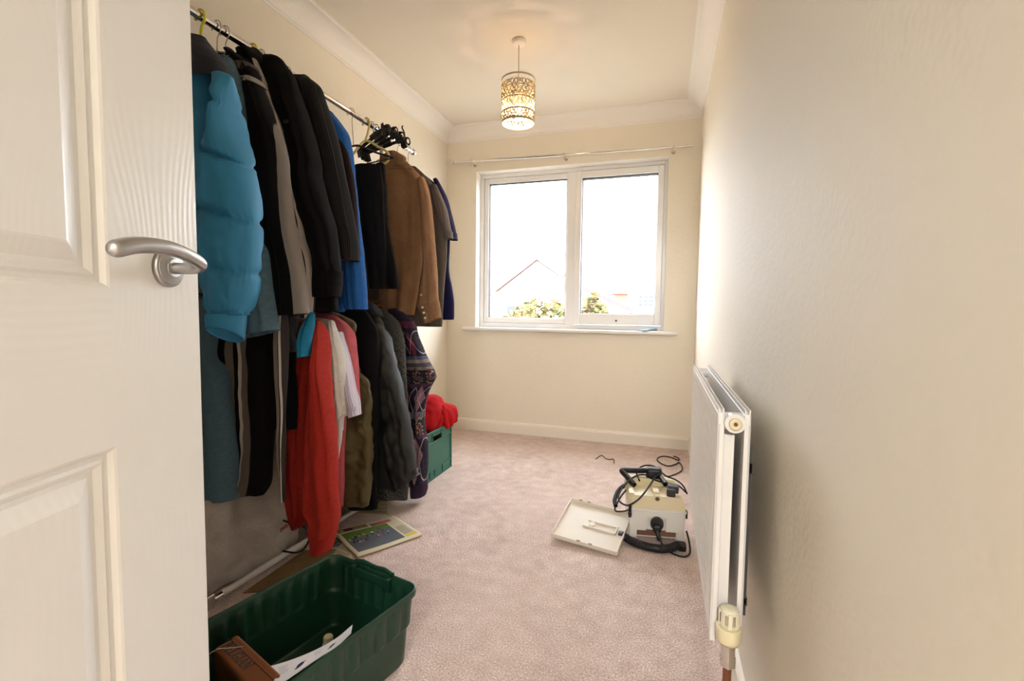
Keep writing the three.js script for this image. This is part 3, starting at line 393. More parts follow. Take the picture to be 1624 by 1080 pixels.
  jump_sleeve: [[-1.2788,0.9619,-2.07,0.0303,0.0003,0.0,0.02],[-1.2348,0.9244,-2.07,0.0509,0.0008,0.0,0.035],[-1.1999,0.8871,-2.07,0.0449,0.0009,0.0,0.045],[-1.1802,0.8307,-2.07,0.0345,0.001,0.0,0.05],[-1.155,0.7461,-2.07,0.0509,0.002,0.0,0.055],[-1.1258,0.6524,-2.07,0.0755,0.0039,0.0,0.05],[-1.1236,0.624,-2.07,0.0743,0.0041,0.0,0.045],[-1.1391,0.5562,-2.07,0.0514,0.0033,0.0,0.042],[-1.1476,0.4596,-2.07,0.0371,0.0028,0.0,0.042],[-1.1455,0.3729,-2.07,0.0335,0.003,0.0,0.045],[-1.1365,0.2865,-2.07,0.0395,0.0039,0.0,0.045],[-1.1382,0.1058,-2.07,0.0379,0.0047,0.0,0.045]],
  jump_cuff: [[-1.1366,0.1129,-2.07,0.0372,0.0046,0.0,0.045],[-1.135,0.0719,-2.07,0.0382,0.0049,0.0,0.048],[-1.1403,0.0368,-2.07,0.0339,0.0045,0.0,0.042]],
  jump_body: [[-1.4663,0.9714,-2.11,0.1337,0.0,0.0,0.02],[-1.4019,0.8958,-2.11,0.1981,0.0,0.0,0.03],[-1.3929,0.6451,-2.11,0.2071,0.0,0.0,0.04],[-1.3875,0.3521,-2.11,0.2125,0.0,0.0,0.04],[-1.3821,0.1551,-2.11,0.2179,0.0,0.0,0.04],[-1.3876,0.074,-2.11,0.2124,0.0,0.0,0.04]],
  bag: [[-1.475,0.4249,-1.326,0.0,-0.0625,-0.2153,0.05],[-1.475,0.3266,-1.348,0.0,-0.0818,-0.24,0.07],[-1.475,0.2507,-1.3417,0.0,-0.0905,-0.2359,0.08],[-1.475,0.1519,-1.339,0.0,-0.1036,-0.236,0.085],[-1.475,0.0589,-1.3478,0.0,-0.0796,-0.2361,0.085],[-1.475,0.0014,-1.3472,0.0,-0.0493,-0.2255,0.075],[-1.475,-0.0583,-1.3415,0.0,-0.0193,-0.2097,0.06]],
  bag_flap: [[-1.425,0.1182,-1.4788,0.0,0.023,-0.0442,0.02],[-1.425,0.0745,-1.4716,0.0,0.0024,-0.083,0.03],[-1.425,0.0255,-1.4593,0.0,-0.0017,-0.0982,0.03],[-1.425,-0.0247,-1.4497,0.0,0.0052,-0.0901,0.02]]
};
function loft(rows, o = {}) {
  const n = o.n ?? 56, m = o.m ?? 56, N = V(...(o.normal ?? [0, 0, 1])), sq = o.sq ?? .8;
  const C = rows.map((r) => V(r[0], r[1], r[2])), A = rows.map((r) => V(r[3], r[4], r[5])), B = rows.map((r) => r[6]);
  const cr = (a, b, c, d, t) => .5 * (2 * b + (c - a) * t + (2 * a - 5 * b + 4 * c - d) * t * t + (3 * b - a - 3 * c + d) * t * t * t);
  const pick = (arr, t, k) => { const f = t * (rows.length - 1), i = Math.min(rows.length - 2, Math.floor(f)), q = f - i, g = (j) => { const e = arr[Math.max(0, Math.min(rows.length - 1, j))]; return k ? e[k] : e; }; return cr(g(i - 1), g(i), g(i + 1), g(i + 2), q); };
  const pos = [], uv = [], idx = [], ph = o.phase ?? 0, fold = (o.fold ?? .006) * 1.6, folds = o.folds ?? 3, wr = (o.wrinkle ?? .004) * 1.7, wf = o.wrinkleFreq ?? [14, 7];
  let per = 0; { const r = rows[Math.floor(rows.length / 2)]; per = 2 * Math.PI * Math.sqrt((V(r[3], r[4], r[5]).lengthSq() + r[6] * r[6]) / 2); }
  let len = 0; for (let i = 1; i < rows.length; i++) len += C[i].distanceTo(C[i - 1]);
  const ring = (t, scale, lift) => {
    const c = V(pick(C, t, 'x'), pick(C, t, 'y'), pick(C, t, 'z')), a = V(pick(A, t, 'x'), pick(A, t, 'y'), pick(A, t, 'z')), b = Math.max(.004, pick(B, t));
    let puff = 1, puffA = 1, near = 0;
    if (o.seams) for (const s of o.seams) { const e = Math.exp(-(((t - s) / .016) ** 2)); puff -= (o.pinch ?? .26) * e; puffA -= (o.pinch ?? .26) * .2 * e; near = Math.max(near, Math.exp(-Math.abs(t - s) / .035)); }
    for (let j = 0; j <= m; j++) {
      const th = (j % m) / m * Math.PI * 2, cc = Math.cos(th), ss = Math.sin(th), x = Math.sign(cc) * Math.abs(cc) ** sq, s = Math.sign(ss) * Math.abs(ss) ** sq, u = (x + 1) / 2;
      const ramp = Math.min(1, .25 + t * 1.1);
      let d = fold * ramp * (Math.sin(Math.PI * 2 * (folds * u + .35 * Math.sin(t * 3 + ph) + ph + (s < 0 ? .4 : 0))) * .7 + Math.sin(Math.PI * 2 * (folds * 1.7 * u - t * .6 + ph * 2)) * .4) * Math.abs(s);
      let p = c.clone().addScaledVector(a, x * scale * puffA).addScaledVector(N, b * s * scale * puff);
      const w = wr * (noise.noise(p.x * wf[0] + ph * 7, p.y * wf[1], p.z * wf[0]) + .5 * noise.noise(p.x * wf[0] * 2.3, p.y * wf[1] * 2.6 + ph * 3, p.z * wf[0] * 2.3));
      d += w * Math.sign(s || 1) * Math.min(1, Math.abs(s) * 1.6);
      if (o.diag) d += o.diag * Math.sin(34 * (p.y + .7 * p.x * (o.diagDir ?? 1)) + 3 * noise.noise(p.x * 6, p.y * 5, ph)) * Math.abs(s) * Math.max(0, noise.noise(p.x * 5 + ph, p.y * 4, 2) + .35);
      if (near) d += (o.pucker ?? .0028) * near * Math.sin(th * 23 + 5 * noise.noise(th * 2, t * 9, ph)) * Math.sign(s || 1);
      if (o.rib) d += o.rib * Math.sign(Math.sin(u * (o.ribs ?? 26) * Math.PI * 2)) * Math.sign(s || 1) * Math.abs(s);
      p.addScaledVector(N, d);
      p.addScaledVector(a, x * .02 * noise.noise(t * 9, ph * 5, x));
      p.y += lift; if (o.tilt) p.y += o.tilt * s * t * t;
      if (o.floor !== undefined) p.y = Math.max(o.floor, p.y);
      pos.push(p.x, p.y, p.z);
      if (o.frac) uv.push(ss >= -1e-9 && j < m ? u / 2 : 1 - u / 2, 1 - t); else uv.push(j / m * per, t * len);
    }
  };
  const ts = []; for (let i = 0; i <= n; i++) ts.push([i / n, 1, 0]);
  ts.unshift([0, .8, .004], [0, .45, .008], [0, .02, .008]); ts.splice(0, 3, [0, .02, .009], [0, .5, .008], [0, .85, .004]);
  if (o.open !== false) ts.push([1, .95, -.001], [1, .9, .004], [1, .86, o.depth ?? .035], [1, .02, o.depth ?? .035]); else ts.push([1, .85, -.004], [1, .5, -.007], [1, .02, -.008]);
  ts.forEach(([t, s, l]) => ring(t, s, l));
  const K = ts.length;
  for (let i = 0; i + 1 < K; i++) for (let j = 0; j < m; j++) { const a = i * (m + 1) + j, b = a + m + 1; idx.push(a, a + 1, b, a + 1, b + 1, b); }
  const g = new THREE.BufferGeometry(); g.setAttribute('position', new THREE.Float32BufferAttribute(pos, 3)); g.setAttribute('uv', new THREE.Float32BufferAttribute(uv, 2)); g.setIndex(idx); g.computeVertexNormals();
  const nm = g.attributes.normal; for (let i = 0; i < K; i++) { const a = i * (m + 1), b = a + m, v = V(nm.getX(a) + nm.getX(b), nm.getY(a) + nm.getY(b), nm.getZ(a) + nm.getZ(b)).normalize(); nm.setXYZ(a, v.x, v.y, v.z); nm.setXYZ(b, v.x, v.y, v.z); }
  return g;
}
let gi = 0;
function garment(name, label, category, parts, group) {
  const o = thing(name, label, category, group);
  for (const [part, key, mat, opt, plabel] of parts) { gi += 1; const p = obj(part, loft(CLOTH[key], { phase: gi * .37, ...opt }), mat, o); if (plabel) p.userData.label = plabel; }
  return o;
}
// stripes across a piece: list of [from, to, colour]
const stripes = (base, list, w = 512) => canvasTex(w, 8, (g, W, Hh) => { g.fillStyle = base; g.fillRect(0, 0, W, Hh); for (const [a, b, c] of list) { g.fillStyle = c; g.fillRect(a * W, 0, (b - a) * W, Hh); } });

// --- top rail
const puffCloth = phys('#3590c2', .62, { sheen: .25, sheenRoughness: .5, sheenColor: new THREE.Color('#6fc0e0'), bumpMap: rep(weaveTex, 30, 30), bumpScale: .0002, side: THREE.DoubleSide });
const navyShell = phys('#1e2130', .6, { sheen: .08, sheenColor: new THREE.Color('#5a5f80'), bumpMap: rep(weaveTex, 30, 30), bumpScale: .0002, side: THREE.DoubleSide });
const puffer = garment('puffer_jacket', 'turquoise quilted puffer jacket with navy yoke and hood, hanging beside the door', 'jacket', [
  ['body', 'puff_body', puffCloth, { n: 90, seams: [.25, .45, .66, .86], fold: .003, wrinkle: .006 }],
  ['sleeve', 'puff_sleeve', puffCloth, { n: 130, m: 96, seams: [.12, .355, .575, .79, .985], fold: .001, wrinkle: .006, wrinkleFreq: [16, 10], pucker: .003, sq: .9, open: false }],
  ['cuff', 'puff_cuff', puffCloth, { n: 20, fold: .001, wrinkle: .003, depth: .06, sq: .95, tilt: .024 }],
  ['yoke', 'puff_yoke', navyShell, { fold: .002, wrinkle: .006 }, 'navy shoulder yoke'],
  ['hood', 'puff_hood', navyShell, { fold: .004, wrinkle: .012, open: false }, 'navy hood'],
]); rebase(puffer);
const slateFleece = cloth('#668496', { felt: true, rep: 7, sheen: .6, sheenColor: '#8fa6b4', bump: .0012 });
rebase(garment('dressing_gown', 'long slate blue fleece dressing gown between the puffer jacket and the striped gown', 'dressing gown', [
  ['body', 'robe_body', slateFleece, { n: 90, fold: .012, folds: 2.4, wrinkle: .006 }],
  ['sleeve', 'robe_sleeve', slateFleece, { n: 80, fold: .004, depth: .05 }],
]));
const stripeSleeve = cloth('#ffffff', { map: canvasTex(512, 512, (g, w, h) => { g.fillStyle = '#0f0e10'; g.fillRect(0, 0, w, h); g.fillStyle = '#857d76'; g.beginPath(); [[.53, .3], [.465, .5], [.43, .75], [.42, 1], [.8, 1], [.8, .3]].forEach(([u, t]) => g.lineTo(u * w, t * h)); g.fill(); }), sheen: .05 });
const stripeBody = cloth('#ffffff', { map: stripes('#0f0e10', [[.30, .34, '#6c655f'], [.365, .385, '#c2b8ae'], [.385, .43, '#6e645c'], [.525, .75, '#7d756e']]), sheen: .05 });
const stripeBelt = cloth('#ffffff', { map: stripes('#8a7f77', [[.32, .35, '#2a2526'], [.35, .45, '#e2dad1'], [.45, 1, '#3a3435']]), sheen: .15 });
{
  const o = garment('dressing_gown', 'long black dressing gown with grey and white vertical stripes', 'dressing gown', [
    ['body', 'stripe_body', stripeBody, { n: 90, frac: true, fold: .012, folds: 3, wrinkle: .006 }],
    ['sleeve', 'stripe_sleeve', stripeSleeve, { n: 80, frac: true, fold: .003, wrinkle: .004 }],
    ['belt', 'stripe_belt', stripeBelt, { frac: true, fold: .002, wrinkle: .006, wrinkleFreq: [4, 3] }, 'striped tie belt hanging loose'],
  ]);
  // pale bands round the shoulder
  const bandRow = (i, j, q) => { const a = CLOTH.stripe_sleeve[i], b = CLOTH.stripe_sleeve[j]; return a.map((v, k) => v + (b[k] - v) * q + (k === 6 ? .0035 : k === 3 ? .003 : 0)); };
  const band = (i, j, q0, q1, c, nm) => { gi += 1; obj(nm, loft([bandRow(i, j, q0), bandRow(i, j, (q0 + q1) / 2), bandRow(i, j, q1)], { n: 10, fold: .003, wrinkle: .003, phase: gi * .37, depth: .002 }), cloth(c), o); };
  band(1, 2, -.05, .45, '#6f675f', 'shoulder_band'); band(2, 3, -.1, .2, '#b5aca3', 'shoulder_band');
  rebase(o);
}
rebase(garment('cardigan', 'grey zipped cardigan squeezed between the striped gown and the black bomber jacket', 'cardigan', [
  ['body', 'zip_body', cloth('#ffffff', { map: stripes('#2c2a2b', [[.40, .47, '#151416'], [.47, .56, '#b3aaa1']]) }), { frac: true, fold: .003 }],
]));
const blackKnit = cloth('#0f0f11', { rep: 5, sheen: .03 });
const ribMat = cloth('#131315', { sheen: .03 });
{
  const o = garment('bomber_jacket', 'plain black zip jacket with ribbed hem and a small chest patch', 'jacket', [
    ['body', 'bomber_body', blackKnit, { fold: .006 }],
    ['hem', 'bomber_hem', ribMat, { n: 14, m: 200, rib: .0016, ribs: 44, fold: .002, sq: .7 }],
    ['sleeve', 'bomber_sleeve', blackKnit, { n: 90, fold: .004, wrinkle: .007, diag: .003 }],
    ['cuff', 'bomber_cuff', blackKnit, { n: 20, fold: .001, wrinkle: .002 }],
    ['hood', 'bomber_hood', cloth('#212124'), { fold: .004, wrinkle: .01, open: false }],
  ]);
  obj('patch', box(.018, .011, .004, -1.196, 1.573, -1.292, .001), std('#35353a', .5), o);
  rebase(o);
}
const pin = cloth('#ffffff', { map: stripes('#0f0f11', Array.from({ length: 30 }, (_, k) => [(k + .4) / 30, (k + .52) / 30, '#4c4a49']), 1024), sheen: .1 });
const pinS = cloth('#ffffff', { map: stripes('#0f0f11', Array.from({ length: 34 }, (_, k) => [(k + .4) / 34, (k + .56) / 34, '#454341']), 1024), sheen: .1 });
rebase(garment('suit_jacket', 'black pinstriped suit jacket hanging in front of the bright blue fleece', 'jacket', [
  ['body', 'pin_body', pin, { frac: true, fold: .003, wrinkle: .003 }],
  ['sleeve', 'pin_sleeve', pinS, { n: 70, frac: true, fold: .002, wrinkle: .003 }],
]));
const blueFleece = cloth('#2f6fc4', { felt: true, rep: 8, sheen: .5, sheenColor: '#7fb0f0', bump: .001 });
rebase(garment('fleece_top', 'bright blue fleece top with dark brown side panel', 'fleece', [
  ['body', 'fleece_body', blueFleece, { fold: .006 }],
  ['sleeve', 'fleece_sleeve', blueFleece, { n: 70, fold: .004 }],
  ['side_panel', 'fleece_panel', cloth('#2a1c1d'), { fold: .002, wrinkle: .002, open: false }, 'dark brown panel'],
]));
const trouserCloth = cloth('#1a1a1b', { weave: true, fine: 30, sheen: .1 });
rebase(garment('trousers', 'pair of black trousers folded over a clip hanger', 'trousers', [
  ['leg', 'trouser_a', trouserCloth, { fold: .004, folds: 1.4, wrinkle: .004 }],
  ['leg', 'trouser_b', cloth('#131314', { weave: true, fine: 30, sheen: .1 }), { fold: .003, folds: 1, wrinkle: .004 }],
]));
const tan = cloth('#a27a5a', { weave: true, fine: 34, rep: 3, sheen: .15, bump: .0003 });
{
  const o = garment('shirt', 'tan brown long-sleeved shirt with white cuff buttons', 'shirt', [
    ['body', 'tan_body', tan, { n: 80, fold: .008, folds: 2.2, wrinkle: .004 }],
    ['sleeve', 'tan_sleeve', tan, { n: 70, fold: .003, folds: 1.5, wrinkle: .004 }],
    ['cuff', 'tan_cuff', tan, { n: 20, fold: .001, wrinkle: .001 }],
    ['collar', 'tan_collar', tan, { n: 20, fold: .002, wrinkle: .003, open: false }],
  ]);
  for (const [bx, by] of [[-1.106, .975], [-1.099, .950], [-1.092, .925], [-1.112, 1.035]]) obj('button', new THREE.CylinderGeometry(.0055, .0055, .003, 14).rotateX(Math.PI / 2).translate(bx, by, -2.05), std('#e9e2d4', .3), o);
  obj('yoke_seam', tube([[-1.31, 1.655, -2.083], [-1.24, 1.648, -2.078], [-1.18, 1.64, -2.08]], .0013, 20, 5), std('#6f4e35', .8), o);
  rebase(o);
}
const olive = cloth('#6a6258', { weave: true, fine: 30, rep: 4 });
rebase(garment('jacket', 'grey-brown jacket hanging between the tan shirt and the navy polo shirt', 'jacket', [
  ['body', 'olive_body', olive, { n: 70, fold: .006, folds: 3 }],
  ['sleeve', 'olive_sleeve', cloth('#6e6460'), { fold: .002 }],
]));
const navyCotton = cloth('#22204a', { weave: true, fine: 26 });
rebase(garment('polo_shirt', 'navy short-sleeved polo shirt, last on the top rail beside the window wall', 'polo shirt', [
  ['body', 'navy_body', navyCotton, { fold: .008, folds: 4 }],
  ['sleeve', 'navy_sleeve', navyCotton, { fold: .003 }],
]));

// --- lower rail
rebase(garment('sweatshirt', 'black sweatshirt hanging between the striped gown and the red cardigan', 'sweatshirt', [
  ['body', 'black_body', cloth('#14151a'), { fold: .006 }],
  ['sleeve', 'char_sleeve', cloth('#3a3a3c', { felt: true }), { fold: .003 }],
]));
rebase(garment('tee_shirt', 'turquoise top with only its short sleeve showing above the red cardigan', 'top', [
  ['sleeve', 'teal_sleeve', cloth('#2380a8', { sheen: .3 }), { fold: .004, folds: 2 }],
]));
const redKnit = cloth('#c8392e', { felt: true, rep: 9, fine: 22, sheen: .35, sheenColor: '#e06a5a', bump: .0012 });
rebase(garment('cardigan', 'red knitted cardigan on the lower rail, sleeve hanging nearly to the floor', 'cardigan', [
  ['body', 'red_body', redKnit, { n: 80, fold: .012, folds: 4 }],
  ['sleeve', 'red_sleeve', redKnit, { n: 90, fold: .006, folds: 2, wrinkle: .006 }],
  ['cuff', 'red_cuff', redKnit, { n: 20, fold: .001, wrinkle: .002 }],
]));
const whiteCotton = cloth('#f1ece6', { weave: true, fine: 30, sheen: .1 });
rebase(garment('shirt', 'white short-sleeved shirt between the red cardigan and the lavender striped shirt', 'shirt', [
  ['body', 'white_body', whiteCotton, { fold: .005 }],
  ['sleeve', 'white_sleeve', whiteCotton, { fold: .005, folds: 2, diag: .003 }],
]));
const lav = cloth('#ffffff', { map: stripes('#ddd6e4', Array.from({ length: 18 }, (_, k) => [(k + .3) / 18, (k + .55) / 18, '#a79ec4']), 512), sheen: .1 });
const lav2 = cloth('#ffffff', { map: stripes('#ddd6e4', Array.from({ length: 52 }, (_, k) => [(k + .3) / 52, (k + .55) / 52, '#a79ec4']), 1024), sheen: .1 });
rebase(garment('shirt', 'lavender striped short-sleeved shirt in front of the pink shirt', 'shirt', [
  ['body', 'lav_body', lav2, { frac: true, fold: .005 }],
  ['sleeve', 'lav_sleeve', lav, { frac: true, fold: .003 }],
]));
const pink = cloth('#d66a74', { weave: true, fine: 28, sheen: .3, sheenColor: '#ee9aa0' });
rebase(garment('shirt', 'coral pink short-sleeved shirt between the striped shirt and the olive gilet', 'shirt', [
  ['body', 'pink_body', pink, { fold: .008, folds: 3 }],
  ['sleeve', 'pink_sleeve', pink, { fold: .004 }],
]));
{
  const vestCloth = phys('#5a4e28', .6, { map: rep(mottleTex, 5, 5), sheen: .2, sheenColor: new THREE.Color('#8f8658'), bumpMap: rep(weaveTex, 26, 26), bumpScale: .0003, side: THREE.DoubleSide });
  rebase(garment('gilet', 'olive green quilted gilet on the lower rail', 'gilet', [['body', 'olive_vest', vestCloth, { n: 130, m: 110, seams: [.28, .44, .58, .72, .86], pinch: .14, pucker: .002, fold: .004, folds: 4, wrinkle: .011, wrinkleFreq: [15, 20], diag: .004 }]]));
}
rebase(garment('jacket', 'plain black jacket hanging between the olive gilet and the waxed jacket', 'jacket', [['body', 'navyj_body', cloth('#17181d', { weave: true, fine: 28 }), { n: 70, fold: .01, folds: 3 }]]));
const wax = phys('#1d1f20', .66, { map: rep(mottleTex, 5, 5), bumpMap: rep(grainTex, 16, 16), bumpScale: .0004, side: THREE.DoubleSide });
rebase(garment('waxed_jacket', 'dark grey waxed jacket with creased shiny sleeve', 'jacket', [
  ['body', 'wax_body', wax, { fold: .006, wrinkle: .007 }],
  ['sleeve', 'wax_sleeve', wax, { n: 110, m: 80, fold: .002, wrinkle: .010, wrinkleFreq: [16, 11], diag: .009, diagDir: -1 }],
  ['collar', 'wax_collar', cloth('#454547', { felt: true }), { n: 20, fold: .002, open: false }],
]));
const speckTex = dataTex(256, 256, (x, y) => { const v = rnd() * .55 + per(x, y, 256, 64, 3) * .6; const k = 20 + 190 * Math.max(0, v - .3); return [k, k, k * .98]; }, true);
rebase(garment('jumper', 'grey speckled knit jumper between the waxed jacket and the patterned jumper', 'jumper', [['body', 'speck_body', cloth('#ffffff', { map: rep(speckTex, 2.4, 2.4), fine: 16, bump: .0015 }), { n: 70, fold: .006 }]]));
// patterned jumper: bands, diamonds and roses knitted in
const jumperTex = (W, Hh) => canvasTex(W, Hh, (g, w, h) => {
  const band = (a, b, c) => { g.fillStyle = c; g.fillRect(0, a * h, w, (b - a) * h); };
  band(0, 1, '#221f30');
  const cuffLines = (a, b, c1, c2) => { band(a, b, c1); g.fillStyle = c2; for (let x = 0; x < w; x += w / 40) g.fillRect(x, a * h, w / 80, (b - a) * h); };
  cuffLines(.135, .205, '#6a3346', '#3b2130');
  const dia = (cx, cy, rx, ry, c) => { g.fillStyle = c; g.beginPath(); g.moveTo(cx * w, (cy - ry) * h); g.lineTo((cx + rx) * w, cy * h); g.lineTo(cx * w, (cy + ry) * h); g.lineTo((cx - rx) * w, cy * h); g.closePath(); g.fill(); };
  const net = (y0, y1) => { g.strokeStyle = '#b9a9b4'; g.lineWidth = w * .012; for (let k = -2; k < 5; k++) { g.beginPath(); g.moveTo(w * (k * .5), y0 * h); g.lineTo(w * (k * .5 + .5), y1 * h); g.moveTo(w * (k * .5 + .5), y0 * h); g.lineTo(w * (k * .5), y1 * h); g.stroke(); } };
  dia(.2, .28, .2, .08, '#8d6674'); dia(.72, .31, .22, .075, '#5d2038'); net(.23, .36);
  band(.37, .385, '#4b5670'); band(.385, .40, '#8f8579'); band(.40, .415, '#4a4857'); band(.415, .43, '#7d746a');
  const rose = (cx, cy, r) => { for (let k = 0; k < 60; k++) { const a = k * 2.4, q = r * Math.sqrt(k / 60); g.fillStyle = ['#a08b78', '#6b2a33', '#8c7b6a', '#2a2030'][k % 4]; g.fillRect(w * (cx + q * Math.cos(a)), h * (cy + q * .42 * Math.sin(a)), w * .045, h * .011); } };
  for (const cx of [.05, .52, .98]) rose(cx, .50, .2);
  cuffLines(.575, .60, '#5b3a52', '#2b2437');
  dia(.1, .66, .25, .07, '#5d2a40'); dia(.75, .66, .25, .07, '#8a6a78'); net(.6, .72);
  cuffLines(.72, .755, '#8d8391', '#3a3145');
  for (const cx of [.2, .85]) rose(cx, .80, .16);
  cuffLines(.845, .865, '#6b3a58', '#32273c'); dia(.55, .93, .4, .07, '#9a7684'); net(.87, .99);
  for (let k = 0; k < 9000; k++) { g.fillStyle = rnd() > .5 ? 'rgba(0,0,0,.12)' : 'rgba(255,240,250,.07)'; g.fillRect(rnd() * w, rnd() * h, w / 60, h / 240); }
});
const jumpMat = cloth('#ffffff', { map: rep(jumperTex(512, 1024), 2, 1), fine: 18, bump: .0012, sheen: .35, sheenColor: '#9a8a9a' });
rebase(garment('jumper', 'purple patterned jumper with diamonds and roses, hanging beside the green crate', 'jumper', [
  ['body', 'jump_body', jumpMat, { frac: true, fold: .006 }],
  ['sleeve', 'jump_sleeve', jumpMat, { n: 90, frac: true, fold: .004, folds: 2, wrinkle: .006 }],
  ['cuff', 'jump_cuff', cloth('#453650'), { n: 16, m: 120, rib: .0014, ribs: 16, fold: 0, wrinkle: .002 }, 'ribbed purple cuff'],
]));
// grey-beige garment bag slumped on the floor bar
const font = await new FontLoader().loadAsync('fonts/droid/droid_sans_bold.typeface.json');
{
  const bagMat = cloth('#dfd5ca', { weave: true, fine: 30, sheen: .1, rough: .8 });
  const o = thing('garment_bag', 'taupe garment bag with red lettering slumped behind the floor bar', 'bag');
  obj('body', loft(CLOTH.bag, { normal: [1, 0, 0], n: 110, m: 110, fold: .012, folds: 2, wrinkle: .026, wrinkleFreq: [7, 6], diag: .016, phase: .8, floor: .008, open: false, sq: .75 }), bagMat, o);
  obj('flap', loft(CLOTH.bag_flap, { normal: [1, 0, 0], n: 50, m: 60, fold: .004, wrinkle: .008, floor: .008, phase: 2.1, open: false }), bagMat, o);
  const tg = new TextGeometry('INGER', { font, size: .0155, depth: .001, curveSegments: 3 }); tg.computeBoundingBox();
  tg.rotateZ(.2).rotateY(Math.PI / 2).translate(-1.386, .098, -1.432);
  obj('lettering', tg, std('#b23a35', .7), o);
  obj('cord', tube([[-1.37, .15, -1.43], [-1.345, .13, -1.455], [-1.33, .094, -1.503], [-1.325, .049, -1.518], [-1.325, .018, -1.491], [-1.325, .022, -1.446], [-1.335, .054, -1.39]], .0035, 60, 8), M.blackMatt, o);
  rebase(o);
}

// ------------------------------------------------------------------ hangers
const hookPts = (r, drop, y) => { const p = []; for (let i = 0; i <= 14; i++) { const a = Math.PI * (1.15 - i / 14 * 1.15) + .0; p.push([-r * Math.cos(Math.PI - a) * 1, y + r * Math.sin(a), 0]); } p.push([r * .95, y - r * .8, 0], [0.004, y - r * 1.9, 0], [0, y - drop, 0]); return p; };
function hanger(z, y, kind, label, o = {}) {
  const mats = { yellow: M.yellow, wire: M.wire, black: M.black, wood: M.wood, pale: M.paleYellow };
  const t = thing(o.name ?? 'coat_hanger', label, 'hanger', o.group), r = o.r ?? .0185, drop = o.drop ?? .07, hw = o.hw ?? .2, thick = kind === 'wire' ? .0018 : kind === 'wood' ? .006 : .0045;
  const hookMat = kind === 'wood' || kind === 'black' ? M.wire : mats[kind];
  obj('hook', tube(hookPts(r, drop, 0), kind === 'yellow' || kind === 'pale' ? .004 : .0019, 40, 8), hookMat, t);
  const fall = o.fall ?? .085;
  obj('arms', [tube([[-hw, -drop - fall, 0], [-hw * .55, -drop - fall * .55, 0], [-.03, -drop - .006, 0], [0, -drop, 0], [.03, -drop - .006, 0], [hw * .55, -drop - fall * .55, 0], [hw, -drop - fall, 0]], thick * (kind === 'wood' ? 1.5 : 1), 50, 8), ...(o.bar === false ? [] : [rod(V(-hw, -drop - fall, 0), V(hw, -drop - fall, 0), thick * .7, 8)])], mats[kind], t);
  t.position.set(RX, y, z); t.rotation.set(o.rx ?? 0, o.ry ?? 0, o.rz ?? 0);
  return t;
}
hanger(-1.14, RY, 'yellow', 'yellow plastic hanger carrying the puffer jacket', { hw: .06, fall: .03, drop: .085 });
hanger(-1.195, RY, 'wire', 'wire hanger carrying the slate blue dressing gown', { hw: .05, drop: .08, fall: .03 });
hanger(-1.225, RY, 'wire', 'wire hanger carrying the striped dressing gown', { hw: .06, drop: .075, fall: .03 });
hanger(-1.333, RY, 'yellow', 'yellow plastic hanger carrying the grey zipped cardigan', { hw: .1, drop: .075, fall: .06 });
hanger(-1.368, RY, 'wire', 'wire hanger carrying the black bomber jacket', { hw: .14, drop: .06 });
hanger(-1.49, RY, 'wire', 'wire hanger carrying the pinstriped suit jacket', { hw: .14, drop: .06 });
hanger(-1.62, RY, 'yellow', 'yellow plastic hanger carrying the blue fleece', { hw: .13, drop: .12 });
hanger(-2.12, RY, 'wire', 'wire hanger carrying the tan shirt', { hw: .13, drop: .13 });
hanger(-2.26, RY, 'wire', 'wire hanger carrying the grey-brown jacket', { hw: .14, drop: .14 });
hanger(-2.37, RY, 'wire', 'wire hanger carrying the navy polo shirt', { hw: .14, drop: .15 });
{
  // pale yellow hanger swinging empty in front of the clip hangers
  const t = thing('coat_hanger', 'empty pale yellow plastic hanger beside the black clip hangers', 'hanger');
  const P = (x, y, z = -1.99) => [x, y, z];
  obj('hook', tube([P(-1.39, 1.836), P(-1.387, 1.858), P(-1.37, 1.868), P(-1.355, 1.855), P(-1.356, 1.829), P(-1.364, 1.795), P(-1.377, 1.764)], .0048, 40, 8), M.paleYellow, t);
  obj('arms', tube([P(-1.46, 1.67, -1.96), P(-1.43, 1.7, -1.97), P(-1.378, 1.762), P(-1.306, 1.729), P(-1.262, 1.703), P(-1.247, 1.676), P(-1.262, 1.653), P(-1.296, 1.646)], .0055, 60, 8), M.paleYellow, t);
  rebase(t);
}
{
  const looks = ['with a chrome hook, nearest the pale yellow hanger', 'with a black hook, second from the pale yellow hanger', 'with a chrome hook, tilted up beside the tan shirt collar', 'with an upright prong at its end'];
  [[-2.03, .3, -.35], [-2.065, .36, -.2], [-2.1, .33, -.05], [-2.14, .28, .1]].forEach(([z, tilt, turn], i) => {
    const t = thing('clip_hanger', 'empty black trouser clip hanger ' + looks[i], 'hanger', 'empty clip hangers on the top rail');
    obj('hook', tube(hookPts(.0185, .05, 0), .0024, 40, 8), i % 2 ? M.black : M.wire, t);
    obj('bar', [box(.25, .012, .008, -.015, -.062, 0, .003), box(.25, .004, .016, -.015, -.058, 0, .001), box(.05, .028, .012, 0, -.055, 0, .004)], M.black, t);
    for (const x of [-.12, .085]) obj('clip', [box(.026, .05, .005, x, -.078, .007, .002), box(.026, .05, .005, x, -.078, -.007, .002), box(.02, .018, .018, x, -.068, 0, .004), box(.018, .02, .004, x, -.05, .009, .001)], M.black, t);
    obj('end_ring', new THREE.TorusGeometry(.013, .004, 8, 20).scale(.75, 1.3, 1).translate(.112, -.078, 0), M.black, t);
    if (i === 3) obj('prong', tube([[.1, -.06, 0], [.104, -.03, 0], [.1, -.005, 0], [.106, .004, 0]], .004, 16, 8), M.black, t);
    t.position.set(RX, RY, z); t.rotation.set(0, turn, tilt);
  });
  const t = hanger(-1.87, RY, 'black', 'black hanger with a brown bar carrying the folded trousers', { drop: .15, hw: .2, fall: .09, rz: .1 });
}
